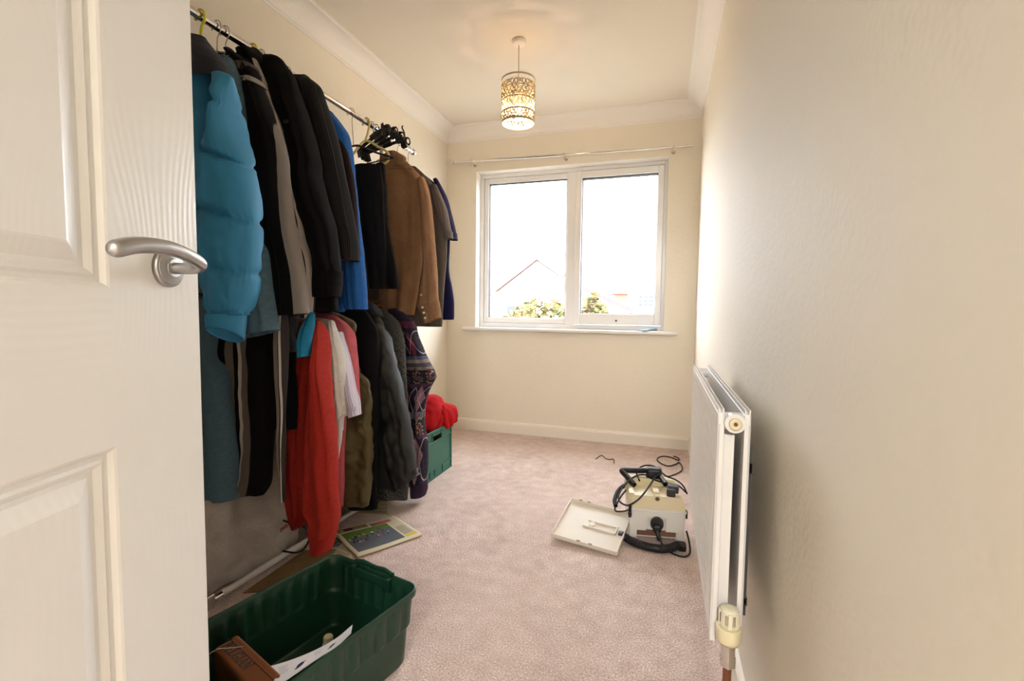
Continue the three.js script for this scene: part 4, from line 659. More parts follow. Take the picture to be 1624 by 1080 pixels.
const low = [[-1.33, 'wire', 'wire hanger carrying the black sweatshirt'], [-1.41, 'wire', 'wire hanger carrying the red cardigan'], [-1.49, 'black', 'black hanger carrying the white shirt'], [-1.53, 'wire', 'wire hanger carrying the lavender shirt'], [-1.58, 'wire', 'wire hanger carrying the pink shirt'], [-1.65, 'wire', 'wire hanger carrying the olive gilet'], [-1.73, 'wire', 'wire hanger carrying the plain black jacket'], [-1.83, 'wire', 'wire hanger carrying the waxed jacket'], [-1.93, 'wire', 'wire hanger carrying the speckled jumper'], [-2.1, 'wood', 'brown wooden hanger carrying the patterned jumper']];
for (const [z, k, l] of low) hanger(z, LY, k, l, { hw: .13, drop: k === 'wood' ? .014 : .09, fall: .08, bar: k === 'wire' });

// ------------------------------------------------------------------ dark green tub in front
{
  const t = thing('storage_tub', 'dark green ribbed plastic tub with handle notches and odds and ends inside', 'tub');
  const tubMat = std('#143a2a', .38, { side: THREE.DoubleSide }), W = .166, L = .262, Ht = .21;
  // outline of the wall at a height: rounded rectangle with ribs pressed in above the step
  const outline = (hw, hl, r, rib, n = 280) => {
    const pts = [], per = [];
    const seg = [[hw - r, -hl, 0], [hw, -hl + r, 1]]; const P = [];
    const push = (x, z, nx, nz, s, k) => P.push([x, z, nx, nz, s, k]);
    const N1 = 60, N2 = 90, NC = 8;
    const corner = (cx, cz, a0) => { for (let i = 0; i <= NC; i++) { const a = a0 + i / NC * Math.PI / 2; push(cx + r * Math.cos(a), cz + r * Math.sin(a), Math.cos(a), Math.sin(a), 0, 0); } };
    corner(hw - r, hl - r, 0); for (let i = 1; i < N1; i++) push(hw - r - (2 * (hw - r)) * i / N1, hl, 0, 1, i / N1, 1);
    corner(-hw + r, hl - r, Math.PI / 2); for (let i = 1; i < N2; i++) push(-hw, hl - r - 2 * (hl - r) * i / N2, -1, 0, i / N2, 2);
    corner(-hw + r, -hl + r, Math.PI); for (let i = 1; i < N1; i++) push(-hw + r + 2 * (hw - r) * i / N1, -hl, 0, -1, i / N1, 1);
    corner(hw - r, -hl + r, Math.PI * 1.5); for (let i = 1; i < N2; i++) push(hw, -hl + r + 2 * (hl - r) * i / N2, 1, 0, i / N2, 2);
    return P.map(([x, z, nx, nz, s, k]) => { const c = k ? Math.max(0, Math.min(1, 2.2 * Math.sin(s * Math.PI * 2 * (k === 1 ? 6 : 10) - .6))) * Math.min(1, 12 * Math.min(s, 1 - s)) : 0; const q = -rib * c; return [x + nx * q, z + nz * q]; });
  };
  const rings = [];
  const add = (y, k, r, rib) => rings.push(outline(W * k, L * (1 - (1 - k) * .62), r, rib).map(([x, z]) => [x, y, z]));
  // outside going down, then inside going up
  add(Ht - .016, 1.05, .036, 0); add(Ht - .004, 1.055, .036, 0); add(Ht + .001, 1.045, .035, 0); add(Ht, 1.02, .034, 0); add(Ht - .006, 1.0, .033, 0);
  add(Ht - .02, .985, .032, 0); add(Ht - .024, .98, .032, .006); add(Ht - .05, .975, .032, .007); add(.118, .955, .031, .007); add(.112, .935, .03, .004); add(.106, .915, .03, 0); add(.05, .895, .028, 0); add(.016, .87, .028, 0); add(.008, .83, .026, 0);
  const body = (list, flip) => {
    const pos = [], idx = [], m = list[0].length; list.forEach((r) => r.forEach((p) => pos.push(...p)));
    for (let i = 0; i + 1 < list.length; i++) for (let j = 0; j < m; j++) { const a = i * m + j, b = i * m + (j + 1) % m; idx.push(a, b, a + m, b, b + m, a + m); }
    const c = pos.length / 3; pos.push(0, list[list.length - 1][0][1], 0); const l = (list.length - 1) * m; for (let j = 0; j < m; j++) idx.push(l + j, l + (j + 1) % m, c);
    const g = new THREE.BufferGeometry(); g.setAttribute('position', new THREE.Float32BufferAttribute(pos, 3)); g.setAttribute('uv', new THREE.Float32BufferAttribute(new Float32Array(pos.length / 3 * 2), 2)); g.setIndex(idx); const q = g.toNonIndexed(); const u = g; u.computeVertexNormals(); return u;
  };
  obj('tub_body', body(rings), tubMat, t);
  const outer = [[Ht - .016, 1.05, .036, 0], [Ht - .018, 1.02, .034, 0], [Ht - .022, 1.005, .034, .005], [.116, .978, .033, .007], [.108, .955, .032, 0], [.104, .94, .032, 0], [.05, .92, .03, 0], [.012, .9, .03, 0], [.0, .86, .028, 0]].map(([y, k, r, rib]) => outline(W * k, L * (1 - (1 - k) * .62), r, rib).map(([x, z]) => [x, y, z]));
  obj('tub_shell', body(outer), tubMat, t);
  for (const s of [-1, 1]) {
    const z = s * (L - .006);
    obj('handle_notch', [box(.13, .03, .012, 0, Ht - .022, z, .005), box(.014, .04, .02, -.07, Ht - .02, z - s * .004, .004), box(.014, .04, .02, .07, Ht - .02, z - s * .004, .004), tube([[-.075, Ht + .004, z + s * .008], [-.04, Ht + .009, z + s * .01], [0, Ht + .004, z + s * .012], [.04, Ht + .009, z + s * .01], [.075, Ht + .004, z + s * .008]], .006, 30, 8)], tubMat, t);
  }
  t.position.set(-.838, 0, -.897); t.rotation.y = -12.5 * Math.PI / 180;
}
// copper tin
{
  const t = thing('biscuit_tin', 'copper coloured tin lettered BELGIAN lying in the green tub', 'tin');
  const tinMat = std('#b8764f', .34, { metalness: .75 });
  obj('tin_body', box(.26, .13, .056, 0, 0, 0, .014), tinMat, t);
  obj('lid', box(.262, .132, .018, 0, 0, -.021, .008), tinMat, t);
  obj('lid_groove', [box(.2615, .1315, .0022, 0, 0, -.0105, .001)], std('#5a3826', .4, { metalness: .6 }), t);
  const serif = await new FontLoader().loadAsync('fonts/droid/droid_serif_bold.typeface.json');
  const g = new TextGeometry('BELGIAN', { font: serif, size: .019, depth: .0005, curveSegments: 4 }); g.rotateX(-Math.PI / 2).scale(1.0, 1, 1.3).translate(-.112, .0652, .016);
  obj('lettering', g, std('#2e2320', .6), t);
  t.position.set(-.858, .104, -.79); t.rotation.set(0, -.354, .03);
}
tag(obj('thread', tube([[-1.0, .14, -.72], [-.975, .165, -.76], [-.955, .180, -.79], [-.93, .183, -.80], [-.90, .184, -.815]], .0009, 40, 5), std('#d9d2c8', .8)), 'pale thread lying across the copper tin', 'thread');
// leaflet
{
  const tex = canvasTex(1024, 320, (g, w, h) => {
    g.fillStyle = '#e9e6e6'; g.fillRect(0, 0, w, h);
    const text = (x, y) => { for (let i = 0; i < 9; i++) { g.fillStyle = '#9a979c'; g.fillRect(x, y + i * 15, 92 - (i * 37 % 30), 4); } };
    text(130, 70); text(470, 70);
    const fig = (x, y) => { g.fillStyle = '#232350'; g.beginPath(); g.ellipse(x, y, 46, 26, -.5, 0, 7); g.fill(); g.beginPath(); g.ellipse(x - 20, y + 30, 50, 18, -.35, 0, 7); g.fill(); g.fillStyle = '#c79a84'; g.beginPath(); g.arc(x + 48, y - 22, 15, 0, 7); g.fill(); };
    fig(320, 190); fig(690, 170); fig(40, 210);
  });
  const A = [[-.83, .160, -.80], [-.79, .160, -.84], [-.756, .162, -.885], [-.733, .166, -.93], [-.722, .172, -.975]], B = [[-.752, .176, -.73], [-.728, .182, -.79], [-.708, .187, -.84], [-.692, .190, -.88], [-.690, .190, -.925]];
  const ca = new THREE.CatmullRomCurve3(A.map((p) => V(...p))), cb = new THREE.CatmullRomCurve3(B.map((p) => V(...p))), pos = [], uv = [], idx = [], n = 24, m = 6;
  for (const off of [0, -.0012]) for (let i = 0; i <= n; i++) for (let j = 0; j <= m; j++) { const p = ca.getPoint(i / n).lerp(cb.getPoint(i / n), j / m); pos.push(p.x, p.y + off, p.z); uv.push(i / n, 1 - j / m); }
  for (const k of [0, 1]) for (let i = 0; i < n; i++) for (let j = 0; j < m; j++) { const a = k * (n + 1) * (m + 1) + i * (m + 1) + j, b = a + m + 1; k ? idx.push(a, b, a + 1, a + 1, b, b + 1) : idx.push(a, a + 1, b, a + 1, b + 1, b); }
  const g = new THREE.BufferGeometry(); g.setAttribute('position', new THREE.Float32BufferAttribute(pos, 3)); g.setAttribute('uv', new THREE.Float32BufferAttribute(uv, 2)); g.setIndex(idx); g.computeVertexNormals();
  tag(obj('leaflet', g, std('#ffffff', .5, { map: tex, side: THREE.DoubleSide })), 'white printed leaflet curled against the side of the green tub', 'leaflet');
}
{
  const t = thing('valve_cap', 'cream ribbed radiator valve cap standing in the green tub', 'valve cap');
  obj('cap', lathe([[0, 0], [.0145, 0], [.0155, .004], [.0155, .01], [.014, .011], [.014, .014], [.0155, .015], [.0155, .024], [.0125, .026], [.0115, .046], [.0105, .048], [.008, .048], [.0075, .045], [0, .045]], 32), M.cream, t);
  const ribs = []; for (let k = 0; k < 14; k++) ribs.push(box(.0016, .018, .002, 0, .036, .0122).rotateY(k * Math.PI / 7)); obj('grip_ribs', ribs, std('#cbbd96', .5), t);
  t.position.set(-.862, .0085, -1.055); 
}

// ------------------------------------------------------------------ newspapers on the carpet
function sheetBetween(q, n, m, bump, y0) {          // quad corners (u0v0, u1v0, u1v1, u0v1), gently cockled, 2 mm thick
  const pos = [], uv = [], idx = [];
  for (const k of [0, 1]) for (let i = 0; i <= n; i++) for (let j = 0; j <= m; j++) { const u = i / n, v = j / m, x = (q[0][0] * (1 - u) + q[1][0] * u) * (1 - v) + (q[3][0] * (1 - u) + q[2][0] * u) * v, z = (q[0][1] * (1 - u) + q[1][1] * u) * (1 - v) + (q[3][1] * (1 - u) + q[2][1] * u) * v; pos.push(x, k ? Math.max(.0005, y0 - .002) : y0 + bump * (.5 + noise.noise(x * 7, 3.1, z * 7)), z); uv.push(u, v); }
  const S = (n + 1) * (m + 1);
  for (let i = 0; i < n; i++) for (let j = 0; j < m; j++) { const a = i * (m + 1) + j, b = a + m + 1; idx.push(a, a + 1, b, a + 1, b + 1, b, S + a, S + b, S + a + 1, S + a + 1, S + b, S + b + 1); }
  const e = (a, b) => idx.push(a, b, S + a, b, S + b, S + a); for (let i = 0; i < n; i++) { e(i * (m + 1), (i + 1) * (m + 1)); e((i + 1) * (m + 1) + m, i * (m + 1) + m); } for (let j = 0; j < m; j++) { e(j + 1, j); e(n * (m + 1) + j, n * (m + 1) + j + 1); }
  const g = new THREE.BufferGeometry(); g.setAttribute('position', new THREE.Float32BufferAttribute(pos, 3)); g.setAttribute('uv', new THREE.Float32BufferAttribute(uv, 2)); g.setIndex(idx); g.computeVertexNormals(); return g;
}
const column = (g, x, y, w, h, step = 9, c = '#6a645c') => { g.fillStyle = c; for (let k = 0; k * step < h; k++) g.fillRect(x, y + k * step, w * (.8 + .2 * rnd()), step * .4); };
const newsA = canvasTex(1024, 720, (g, w, h) => {
  g.fillStyle = '#ded3b4'; g.fillRect(0, 0, w, h);
  const px0 = 60, px1 = 790, py0 = 150, py1 = 640;
  g.fillStyle = '#5d7a2c'; g.fillRect(px0, py0, px1 - px0, py1 - py0);
  g.fillStyle = '#5c6068'; g.beginPath(); g.moveTo(px0, py0 + 220); g.lineTo(px1, py0 + 110); g.lineTo(px1, py1); g.lineTo(px0, py1); g.fill();
  for (let k = 0; k < 500; k++) { g.fillStyle = ['rgba(60,64,74,.4)', 'rgba(120,122,128,.3)', 'rgba(80,95,60,.3)'][k % 3]; g.fillRect(px0 + rnd() * (px1 - px0 - 40), py0 + 250 + rnd() * (py1 - py0 - 260), 30, 4); }
  for (let k = 0; k < 46; k++) { const x = px0 + 40 + rnd() * (px1 - px0 - 120), y = py0 + 90 + rnd() * 210; g.fillStyle = ['#23263f', '#2c3358', '#b58a72', '#3d4a78', '#d8d2c8', '#1f2024', '#a5583c'][k % 7]; g.beginPath(); g.ellipse(x, y, 10 + rnd() * 18, 8 + rnd() * 16, rnd() * 3, 0, 7); g.fill(); }
  g.fillStyle = '#c9bfa2'; g.fillRect(810, 60, 190, 590); column(g, 824, 330, 160, 240, 11);
  g.fillStyle = '#b8626a'; g.fillRect(560, 60, 330, 80); g.fillStyle = '#7b6a5c'; g.fillRect(560, 60, 90, 80);
  g.fillStyle = '#d8c02e'; g.fillRect(815, 590, 170, 50);
  g.fillStyle = '#8a7a5a'; g.fillRect(40, 20, 480, 100); g.fillStyle = '#5d2f3c'; g.fillRect(150, 30, 130, 80); g.fillStyle = '#c0a12c'; g.fillRect(80, 40, 60, 60);
});
tag(obj('newspaper', sheetBetween([[-1.098, -1.517], [-.95, -1.762], [-1.165, -1.885], [-1.33, -1.66]].map((p) => p), 24, 24, .006, .006), std('#ffffff', .85, { map: (() => { const t = newsA; return t; })() })), 'open newspaper with a large colour sports photo on the carpet', 'newspaper');
const newsB = canvasTex(512, 512, (g, w, h) => { g.fillStyle = '#c3b48e'; g.fillRect(0, 0, w, h); for (let c = 0; c < 4; c++) column(g, 20 + c * 124, 60, 106, 420, 10); g.fillStyle = '#4a5a52'; g.fillRect(260, 80, 220, 160); for (let k = 0; k < 60; k++) { g.fillStyle = ['#2f3330', '#6a4c40', '#a39a86', '#26404a'][k % 4]; g.fillRect(260 + rnd() * 200, 80 + rnd() * 140, 24, 18); } });
tag(obj('newspaper', sheetBetween([[-1.11, -1.50], [-1.16, -1.57], [-1.30, -1.70], [-1.32, -1.44]], 12, 12, .001, .003), std('#ffffff', .85, { map: newsB })), 'folded newspaper page of small print under the red cardigan', 'newspaper');
tag(obj('newspaper', sheetBetween([[-1.20, -1.90], [-1.30, -2.05], [-1.36, -2.02], [-1.35, -1.87]], 12, 12, .001, .003), std('#ffffff', .85, { map: newsB })), 'yellowed newspaper corner poking out below the black jacket', 'newspaper');
tag(obj('cardboard_sheet', sheetBetween([[-1.13, -1.30], [-1.22, -1.55], [-1.335, -1.50], [-1.325, -1.20]], 12, 12, .0015, .0035), std('#8a7046', .9, { map: mottleTex })), 'brown sheet of card on the carpet beside the floor bar', 'card');

// ------------------------------------------------------------------ green crate with a red cloth
{
  const t = thing('stacking_crate', 'green plastic stacking crate with hand holes beyond the patterned jumper', 'crate');
  const m = std('#26695b', .42), m2 = m, x0 = -1.52, x1 = -1.22, z0 = -2.24, z1 = -2.64, h = .278;
  obj('base', span(x0 + .004, x1 - .004, .0, .012, z1 + .004, z0 - .004), m, t);
  const wall = (a, b) => obj('side', span(...a, ...b), m, t);
  obj('side', [span(x1 - .012, x1 - .007, .01, h - .065, z1 + .006, z0 - .006), span(x1 - .012, x1 - .007, h - .065, h - .008, z1 + .006, -2.50), span(x1 - .012, x1 - .007, h - .065, h - .008, -2.39, z0 - .006), span(x1 - .012, x1 - .007, h - .026, h - .008, -2.50, -2.39)], m, t);
  obj('side', span(x0 + .007, x0 + .012, .01, h - .008, z1 + .006, z0 - .006), m, t);
  obj('side', span(x0 + .008, x1 - .008, .01, h - .008, z1 + .007, z1 + .012), m, t); obj('side', span(x0 + .008, x1 - .008, .01, h - .008, z0 - .012, z0 - .007), m, t);
  const band = (y, hh, name) => obj(name, [span(x1 - .008, x1, y, y + hh, z1, z0, .002), span(x0, x0 + .008, y, y + hh, z1, z0, .002), span(x0, x1, y, y + hh, z1, z1 + .008, .002), span(x0, x1, y, y + hh, z0 - .008, z0, .002)], m2, t);
  band(h - .014, .014, 'rim'); band(h - .067, .005, 'rib'); band(.052, .006, 'rib'); band(0, .008, 'rib');
  for (const z of [z1 + .006, z1 + .12, z1 + .22, z0 - .12, z0 - .006]) obj('post', span(x1 - .008, x1 - .001, .005, z === z1 + .006 || z === z0 - .006 ? h - .01 : .055, z - .006, z + .006, .002), m2, t);
  obj('hand_hole_frame', [span(x1 - .009, x1 - .002, h - .066, h - .014, -2.506, -2.5), span(x1 - .009, x1 - .002, h - .066, h - .014, -2.39, -2.384), span(x1 - .009, x1 - .001, h - .03, h - .024, -2.506, -2.384)], m2, t);
}
function lump(cx, cy, cz, rx, ry, rz, amp, f, ph, fold) {
  const g = new THREE.SphereGeometry(1, 72, 54), p = g.attributes.position;
  for (let i = 0; i < p.count; i++) { const v = V(p.getX(i), p.getY(i), p.getZ(i)); const k = 1 + amp * (noise.noise(v.x * f + ph, v.y * f, v.z * f) + .5 * noise.noise(v.x * f * 2.2, v.y * f * 2.2 + ph, v.z * f * 2.2)) - fold * Math.exp(-(((v.z * .8 + v.y * .6 + .15 * Math.sin(v.x * 4)) / .07) ** 2)); p.setXYZ(i, cx + v.x * rx * k, cy + v.y * ry * k, cz + v.z * rz * k); }
  g.computeVertexNormals(); return g;
}
{
  const red = cloth('#c4141c', { felt: true, rep: 4, sheen: .5, sheenColor: '#ff5a5a' });
  const t = thing('red_cloth', 'bright red fleece bundled up and hanging over the crate edge', 'cloth');
  obj('bundle', lump(-1.30, .335, -2.505, .085, .128, .155, .10, 1.5, 3, .16), red, t);
  obj('overhang', loft([[-1.275, .40, -2.56, 0, 0, .06, .045], [-1.24, .365, -2.595, 0, -.01, .085, .04], [-1.215, .315, -2.605, 0, -.03, .082, .028], [-1.207, .285, -2.605, 0, -.03, .06, .02]], { normal: [1, 0, 0], n: 30, m: 40, fold: .004, wrinkle: .006, open: false }), red, t);
  tag(obj('dark_garment', lump(-1.37, .2, -2.40, .12, .1, .13, .2, 1.8, 6, .04), cloth('#23272b')), 'dark folded garment inside the green crate', 'clothes');
}

// ------------------------------------------------------------------ wallpaper steamer
{
  const t = thing('wallpaper_steamer', 'white and cream wallpaper steamer with black hose and tangled cable', 'steamer');
  const g = new THREE.Group(); g.name = 'casing'; t.add(g);
  const white = std('#e6e3dc', .4), cream = std('#e0d2ae', .42), a = 9 * Math.PI / 180;
  g.position.set(0, 0, 0);
  // local frame: x right along the front, z toward the camera, origin at the front left foot
  const place = (geo) => (Array.isArray(geo) ? geo : [geo]).map((q) => q.clone().rotateY(a).translate(-.112, 0, -2.0));
  const hull = (b, tp, y0, y1) => { // tapered box from two rectangles
    const P = []; const r = (q, y) => [[q[0], y, q[2]], [q[1], y, q[2]], [q[1], y, q[3]], [q[0], y, q[3]]]; const A = r(b, y0), B = r(tp, y1); const f = (p, q, s, u) => P.push(...p, ...q, ...s, ...p, ...s, ...u);
    f(A[3], A[2], A[1], A[0]); f(B[0], B[1], B[2], B[3]); for (let i = 0; i < 4; i++) { const j = (i + 1) % 4; f(A[i], A[j], B[j], B[i]); }
    const k = new THREE.BufferGeometry(); k.setAttribute('position', new THREE.Float32BufferAttribute(P, 3)); k.setAttribute('uv', new THREE.Float32BufferAttribute(new Float32Array(P.length / 3 * 2), 2)); k.computeVertexNormals(); return k;
  };
  const W = .228, D = .2;
  // tank: front wall with a recess for the plug, sides and back
  obj('tank', place([hull([.004, W - .008, 0, -.002].length ? [.006, W - .008, -D, -.012] : 0, [0, W, -D, -.012], .025, .142), hull([.006, .07, -.012, -.002], [0, .07, -.012, 0], .055, .142), hull([.15, W - .008, -.012, -.002], [.15, W, -.012, 0], .055, .142), span(.07, .15, .112, .142, -.012, 0), hull([.007, .032, -.03, -.003], [.006, .03, -.03, -.002], .022, .056), hull([W - .034, W - .01, -.03, -.003], [W - .03, W - .008, -.03, -.002], .01, .056)]), white, g);
  obj('tank_rim', place([span(-.002, W + .002, .138, .149, -.004, .004, .002), span(-.003, .003, .138, .149, -D, 0), span(W - .003, W + .003, .138, .149, -D, 0)]), white, g);
  obj('rating_plate', place(span(.034, W - .036, .03, .056, -.0125, -.0115)), std('#7a5744', .6), g);
  obj('lid', place([hull([.004, W - .002, -D + .0, .0], [.008, W - .012, -D + .02, -.008], .149, .192), hull([.008, W - .012, -.045, -.008], [.01, W - .014, -.04, -.010], .190, .2), hull([-.006, W - .012, -D - .005, -D + .05], [-.004, W - .02, -D, -D + .045], .16, .222), hull([-.004, .03, -D, -.012], [.0, .02, -D, -.016], .15, .206)]), cream, g);
  obj('latch', place([box(.028, .012, .05, .112, .206, -.055, .003), box(.028, .022, .008, .112, .198, -.006, .003)]), cream, g);
  obj('latch_hole', place(cyl(.0085, .0085, .008, 0, 0, 0, 20).rotateX(Math.PI / 2).translate(.112, .193, -.004)), std('#6b543a', .5), g);
  obj('strap', place([box(.012, .05, .01, .002, .135, .006, .002), box(.014, .018, .012, .002, .125, .007, .002)]), M.black, g);
  obj('side_clip', place(span(W - .002, W + .006, .118, .15, -.02, .002, .002)), M.black, g);
  // hose lying across the front, steam gun on top, cables
  const hosePts = [[-.128, .028, -1.985], [-.105, .020, -1.975], [-.06, .018, -1.955], [0, .018, -1.945], [.05, .02, -1.96], [.09, .03, -1.985]].map((p) => V(...p));
  const hc = new THREE.CatmullRomCurve3(hosePts), hs = [tube(hosePts.map((p) => p.toArray()), .0155, 80, 14)];
  for (let k = 1; k < 30; k++) { const u = k / 30, p = hc.getPointAt(u), d = hc.getTangentAt(u); hs.push(new THREE.TorusGeometry(.0155, .0018, 6, 18).applyQuaternion(new THREE.Quaternion().setFromUnitVectors(V(0, 0, 1), d)).translate(p.x, p.y, p.z)); }
  obj('hose', hs, M.black, t);
  obj('hose_end', [box(.024, .03, .03, -.142, .03, -1.985, .006)], std('#3a3438', .5), t);
  obj('foot', [box(.032, .03, .04, .1, .016, -2.0, .008)], M.black, t);
  // kettle plug in the front and its lead
  const plug = obj('kettle_plug', [cyl(.026, .026, .018, 0, 0, 0, 32).rotateX(Math.PI / 2).translate(0, .094, -2.005), box(.032, .03, .03, .001, .08, -1.995, .008), tube([[.001, .072, -1.988], [.006, .055, -1.98], [.014, .038, -1.978]], .0085, 20, 10)], M.black, t);
  obj('lead', tube([[.014, .038, -1.978], [.03, .02, -1.97], [.055, .006, -1.955], [.09, .004, -1.94], [.115, .005, -1.945], [.128, .015, -1.96], [.127, .035, -2.0], [.118, .06, -2.05]], .0035, 80, 8), M.blackMatt, plug);
  // gun
  const gun = obj('steam_gun', [tube([[-.10, .21, -2.10], [-.135, .232, -2.14], [-.158, .245, -2.165], [-.15, .247, -2.175], [-.12, .246, -2.185], [-.07, .245, -2.205], [-.045, .245, -2.215]], .0125, 60, 14), box(.07, .05, .05, -.02, .242, -2.2, .014), tube([[-.01, .24, -2.2], [.012, .235, -2.16], [.03, .225, -2.115]], .011, 24, 12)], M.black, t);
  obj('plug', [box(.045, .03, .045, .06, .225, -2.075, .006).rotateY(0), box(.035, .03, .02, .052, .218, -2.04, .005)], std('#2c2b2e', .5), gun);
  obj('cable', [
    tube([[.118, .2, -2.104], [.085, .222, -2.12], [.055, .228, -2.12], [.005, .226, -2.14], [-.033, .226, -2.17], [-.062, .232, -2.19], [-.101, .232, -2.15], [-.137, .22, -2.07], [-.155, .205, -1.98], [-.147, .195, -1.935], [-.118, .195, -1.905], [-.093, .2, -1.925], [-.062, .21, -1.99], [-.031, .225, -2.1], [-.014, .24, -2.15], [.009, .25, -2.17]], .0036, 200, 8),
    tube([[.118, .2, -2.1], [.10, .225, -2.13], [.07, .232, -2.17], [.03, .235, -2.2], [-.02, .262, -2.23], [-.07, .258, -2.23], [-.095, .235, -2.2], [-.08, .214, -2.15]], .0034, 100, 8),
    tube([[-.1, .2, -2.2], [-.15, .16, -2.1], [-.172, .13, -2.03], [-.165, .125, -2.0], [-.13, .135, -1.99], [-.112, .14, -2.0]], .0034, 80, 8),
    tube([[-.12, .18, -2.22], [-.165, .17, -2.14], [-.178, .15, -2.06], [-.17, .14, -2.02]], .009, 60, 10)], M.blackMatt, t);
  obj('mains_lead', tube([[.009, .2, -2.23], [.015, .1, -2.3], [.012, .012, -2.5], [.021, .006, -2.831], [.072, .005, -2.902], [.127, .005, -3.002], [.139, .005, -3.091], [.123, .006, -3.175], [.102, .006, -3.134], [.059, .005, -3.085], [.017, .005, -3.114], [-.011, .005, -3.186], [-.001, .005, -3.251], [.03, .005, -3.287], [.078, .006, -3.273], [.116, .010, -3.21], [.125, .011, -3.24], [.112, .006, -3.29], [.092, .006, -3.303]], .0042, 260, 8), std('#2e2622', .6), t);
  rebase(t);
}
// steam plate: shallow tray propped against the steamer
{
  const t = thing('steam_plate', 'translucent cream steam plate tray leaning beside the wallpaper steamer', 'steam plate');
  const ivory = phys('#f2eadc', .42, { transmission: .12, thickness: 0, side: THREE.DoubleSide });
  const o = V(-.421, .02, -1.906), ex = V(-.148 + .421, .006 - .02, -1.864 + 1.906), ey = V(-.423 + .421, .085 - .02, -2.15 + 1.906);
  const X = ex.clone().normalize(), N = X.clone().cross(ey).normalize(), Y = N.clone().cross(X), w = ex.length(), h = ey.length();
  const m = new THREE.Matrix4().makeBasis(X, Y, N).setPosition(o), put = (g) => g.applyMatrix4(m);
  obj('tray', [put(span(0, w, 0, h, -.002, .001)), put(span(0, w, -.003, .001, -.002, .016)), put(span(0, w, h - .001, h + .003, -.002, .016)), put(span(-.003, .001, 0, h, -.002, .016)), put(span(w - .001, w + .003, 0, h, -.002, .016))], ivory, t);
  obj('steam_channel', [put(span(.1, .245, .105, .113, .001, .008, .002)), put(span(.115, .245, .145, .153, .001, .008, .002)), put(span(.237, .245, .105, .153, .001, .008, .002)), put(cyl(.014, .014, .008, 0, 0, 0, 24).rotateX(Math.PI / 2).translate(.135, .129, .004))], ivory, t);
  const nick = std('#8f7a5a', .7);
  for (const [x, y] of [[.035, h + .001], [.075, h + .001], [.16, -.001], [.11, -.001]]) obj('slot', put(span(x, x + .016, y - .0035, y + .0035, .0155, .0165)), nick, t);
  rebase(t);
}
tag(obj('green_thread', tube([[-.394, .004, -3.077], [-.367, .006, -3.159], [-.337, .004, -3.112], [-.31, .005, -3.093], [-.283, .006, -3.103], [-.271, .004, -3.026]], .003, 60, 6), std('#3f5a4c', .9)), 'short dark green thread lying on the carpet below the window', 'thread');
// blue plastic scrap on the sill
{
  const g = loft([[-.195, .836, -3.545, 0, 0, .01, .003], [-.16, .838, -3.535, 0, 0, .03, .005], [-.12, .837, -3.51, 0, -.004, .04, .006], [-.08, .842, -3.545, 0, 0, .03, .006], [-.04, .846, -3.58, 0, 0, .012, .003]], { normal: [0, 1, 0], n: 30, m: 30, fold: .003, wrinkle: .006, open: false });
  tag(obj('plastic_scrap', g, phys('#9db9d8', .35, { side: THREE.DoubleSide })), 'crumpled pale blue plastic scrap on the window sill', 'scrap');
  tag(obj('masking_tape', [span(-1.40, -.95, .8315, .8335, -3.612, -3.596), span(-.62, -.2, .8315, .8335, -3.612, -3.6)], std('#a9c4e0', .6)), 'strip of pale blue tape along the bottom of the window frame', 'tape');
}

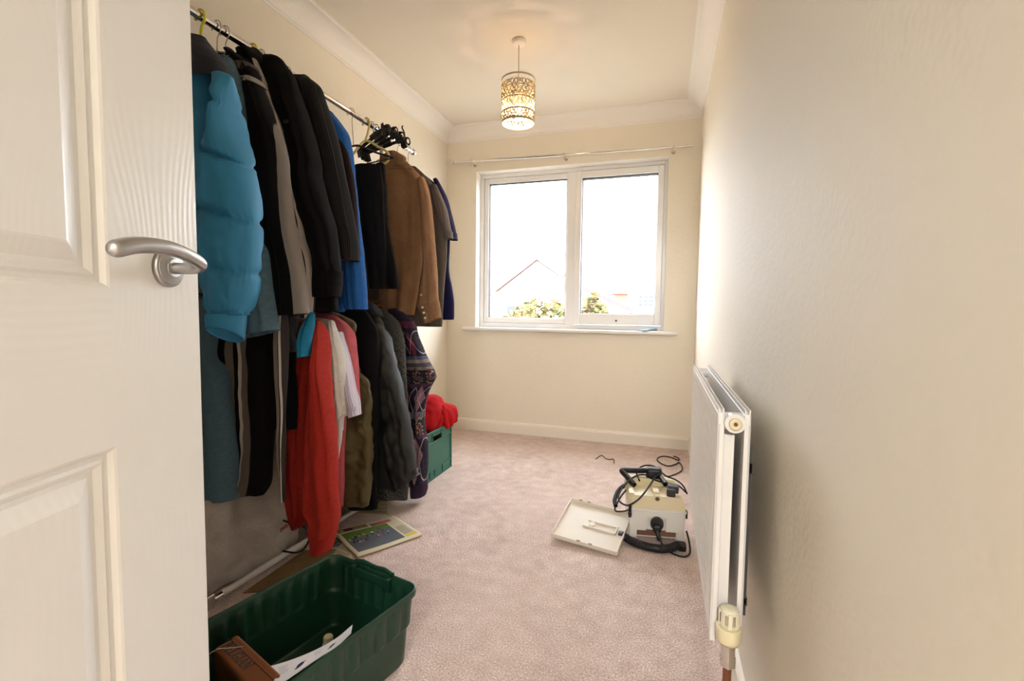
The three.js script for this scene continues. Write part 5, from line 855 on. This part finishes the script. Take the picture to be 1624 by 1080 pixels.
// ------------------------------------------------------------------ outside
{
  const brick = std('#9c6656', .9), tile = std('#6f6866', .9), render = std('#e6e2dc', .9), white = std('#ececec', .6), glassy = std('#3a4046', .4);
  struct('ground', span(-60, 60, -3.2, -3.0, -90, -3.9), std('#6b685f', 1), 'lawns and gardens below the window');
  const prism = (pts, z0, z1) => at(new THREE.ExtrudeGeometry(new THREE.Shape(pts.map((p) => new THREE.Vector2(...p))), { depth: z1 - z0, bevelEnabled: false }), 0, 0, z0);
  {
    const t = thing('house', 'pale gabled house across the gardens', 'house');
    obj('wall', prism([[-10.4, -3], [-3.9, -3], [-3.9, 1.9], [-6.32, 3.55], [-8.5, 1.95], [-10.4, 1.95]], -32, -24), render, t);
    obj('roof', [prism([[-8.9, 1.75], [-6.32, 3.62], [-6.32, 3.85], [-9.0, 1.95]], -32.2, -23.8), prism([[-3.6, 1.75], [-6.32, 3.62], [-6.32, 3.85], [-3.5, 1.95]], -32.2, -23.8)], std('#a98880', .9), t);
    for (const [x, y] of [[-8.0, .4], [-6.2, .4]]) { const w = obj('window', span(x, x + .9, y, y + .9, -24.05, -23.96), white, t); obj('pane', span(x + .08, x + .82, y + .08, y + .82, -23.97, -23.94), glassy, w); }
  }
  {
    const t = thing('house', 'brick house with low tiled roof beyond the hedge', 'house');
    obj('wall', span(-2.7, 6, -3, 2.05, -36, -28), std('#e4d8cc', .9), t);
    obj('brick_pier', span(-2.75, -2.0, -3, 2.0, -28.2, -27.98), brick, t);
    obj('roof', prism([[-3.0, 2.0], [6.2, 2.0], [6.0, 3.1], [-2.4, 3.1]], -35, -27.8), tile, t);
    const w = obj('window', span(-1.42, -.5, 1.25, 1.98, -28.02, -27.95), white, t);
    for (let i = 0; i < 3; i++) for (let j = 0; j < 3; j++) obj('pane', span(-1.36 + i * .28, -1.36 + i * .28 + .2, 1.31 + j * .22, 1.31 + j * .22 + .15, -27.96, -27.93), glassy, w);
    obj('window', span(.6, 1.6, 1.2, 1.98, -28.02, -27.95), glassy, t);
  }
  {
    const t = thing('chimney_stack', 'tall red brick chimney stack rising beside the window mullion', 'chimney');
    obj('stack', span(-4.25, -3.7, -3, 2.5, -20.5, -20), brick, t); obj('stack_cap', span(-4.3, -3.65, 2.45, 2.55, -20.55, -19.95), brick, t);
  }
  {
    const t = thing('shed', 'low outbuilding with dark sloping fascia behind the hedge', 'shed');
    obj('wall', prism([[-4.6, -3], [-1.2, -3], [-1.2, 1.0], [-3.4, 1.95], [-4.6, 1.4]], -20, -18.2), render, t);
    obj('fascia', prism([[-3.4, 1.95], [-1.0, .93], [-1.0, 1.1], [-3.4, 2.12]], -20.2, -18), std('#5d4f4d', .8), t);
  }
  const leafMats = ['#7f784c', '#6b7048', '#94804f', '#876a50'].map((c) => std(c, .9, { side: THREE.DoubleSide }));
  const leaf = new THREE.CircleGeometry(.09, 5);
  const bush = (name, label, cx, cy, cz, rx, ry, rz, n) => {
    const t = thing(name, label, 'hedge');
    for (let k = 0; k < 4; k++) {
      const gs = []; for (let i = 0; i < n / 4; i++) { const a = rnd() * 6.283, b = Math.acos(2 * rnd() - 1), q = .75 + .3 * rnd(); const g = leaf.clone().rotateX(rnd() * 3).rotateY(rnd() * 3); gs.push(g.translate(cx + rx * q * Math.sin(b) * Math.cos(a), cy + ry * q * Math.cos(b), cz + rz * q * Math.sin(b) * Math.sin(a))); }
      obj('foliage', gs, leafMats[k], t).userData.kind = 'stuff';
    }
    obj('trunk', cyl(.15, .2, cy + 3, cx, (cy - 3) / 2, cz), std('#4a3d30', .9), t); return t;
  };
  bush('shrub', 'rounded autumn shrub in the garden beyond the fixed pane', -3.5, -.2, -14, 1.5, 1.55, 1, 2600);
  bush('shrub', 'small shrub beside the shed beyond the opening casement', -2.2, .2, -15.5, .55, 1.3, .6, 1200);
}
renderer.render(scene, camera);
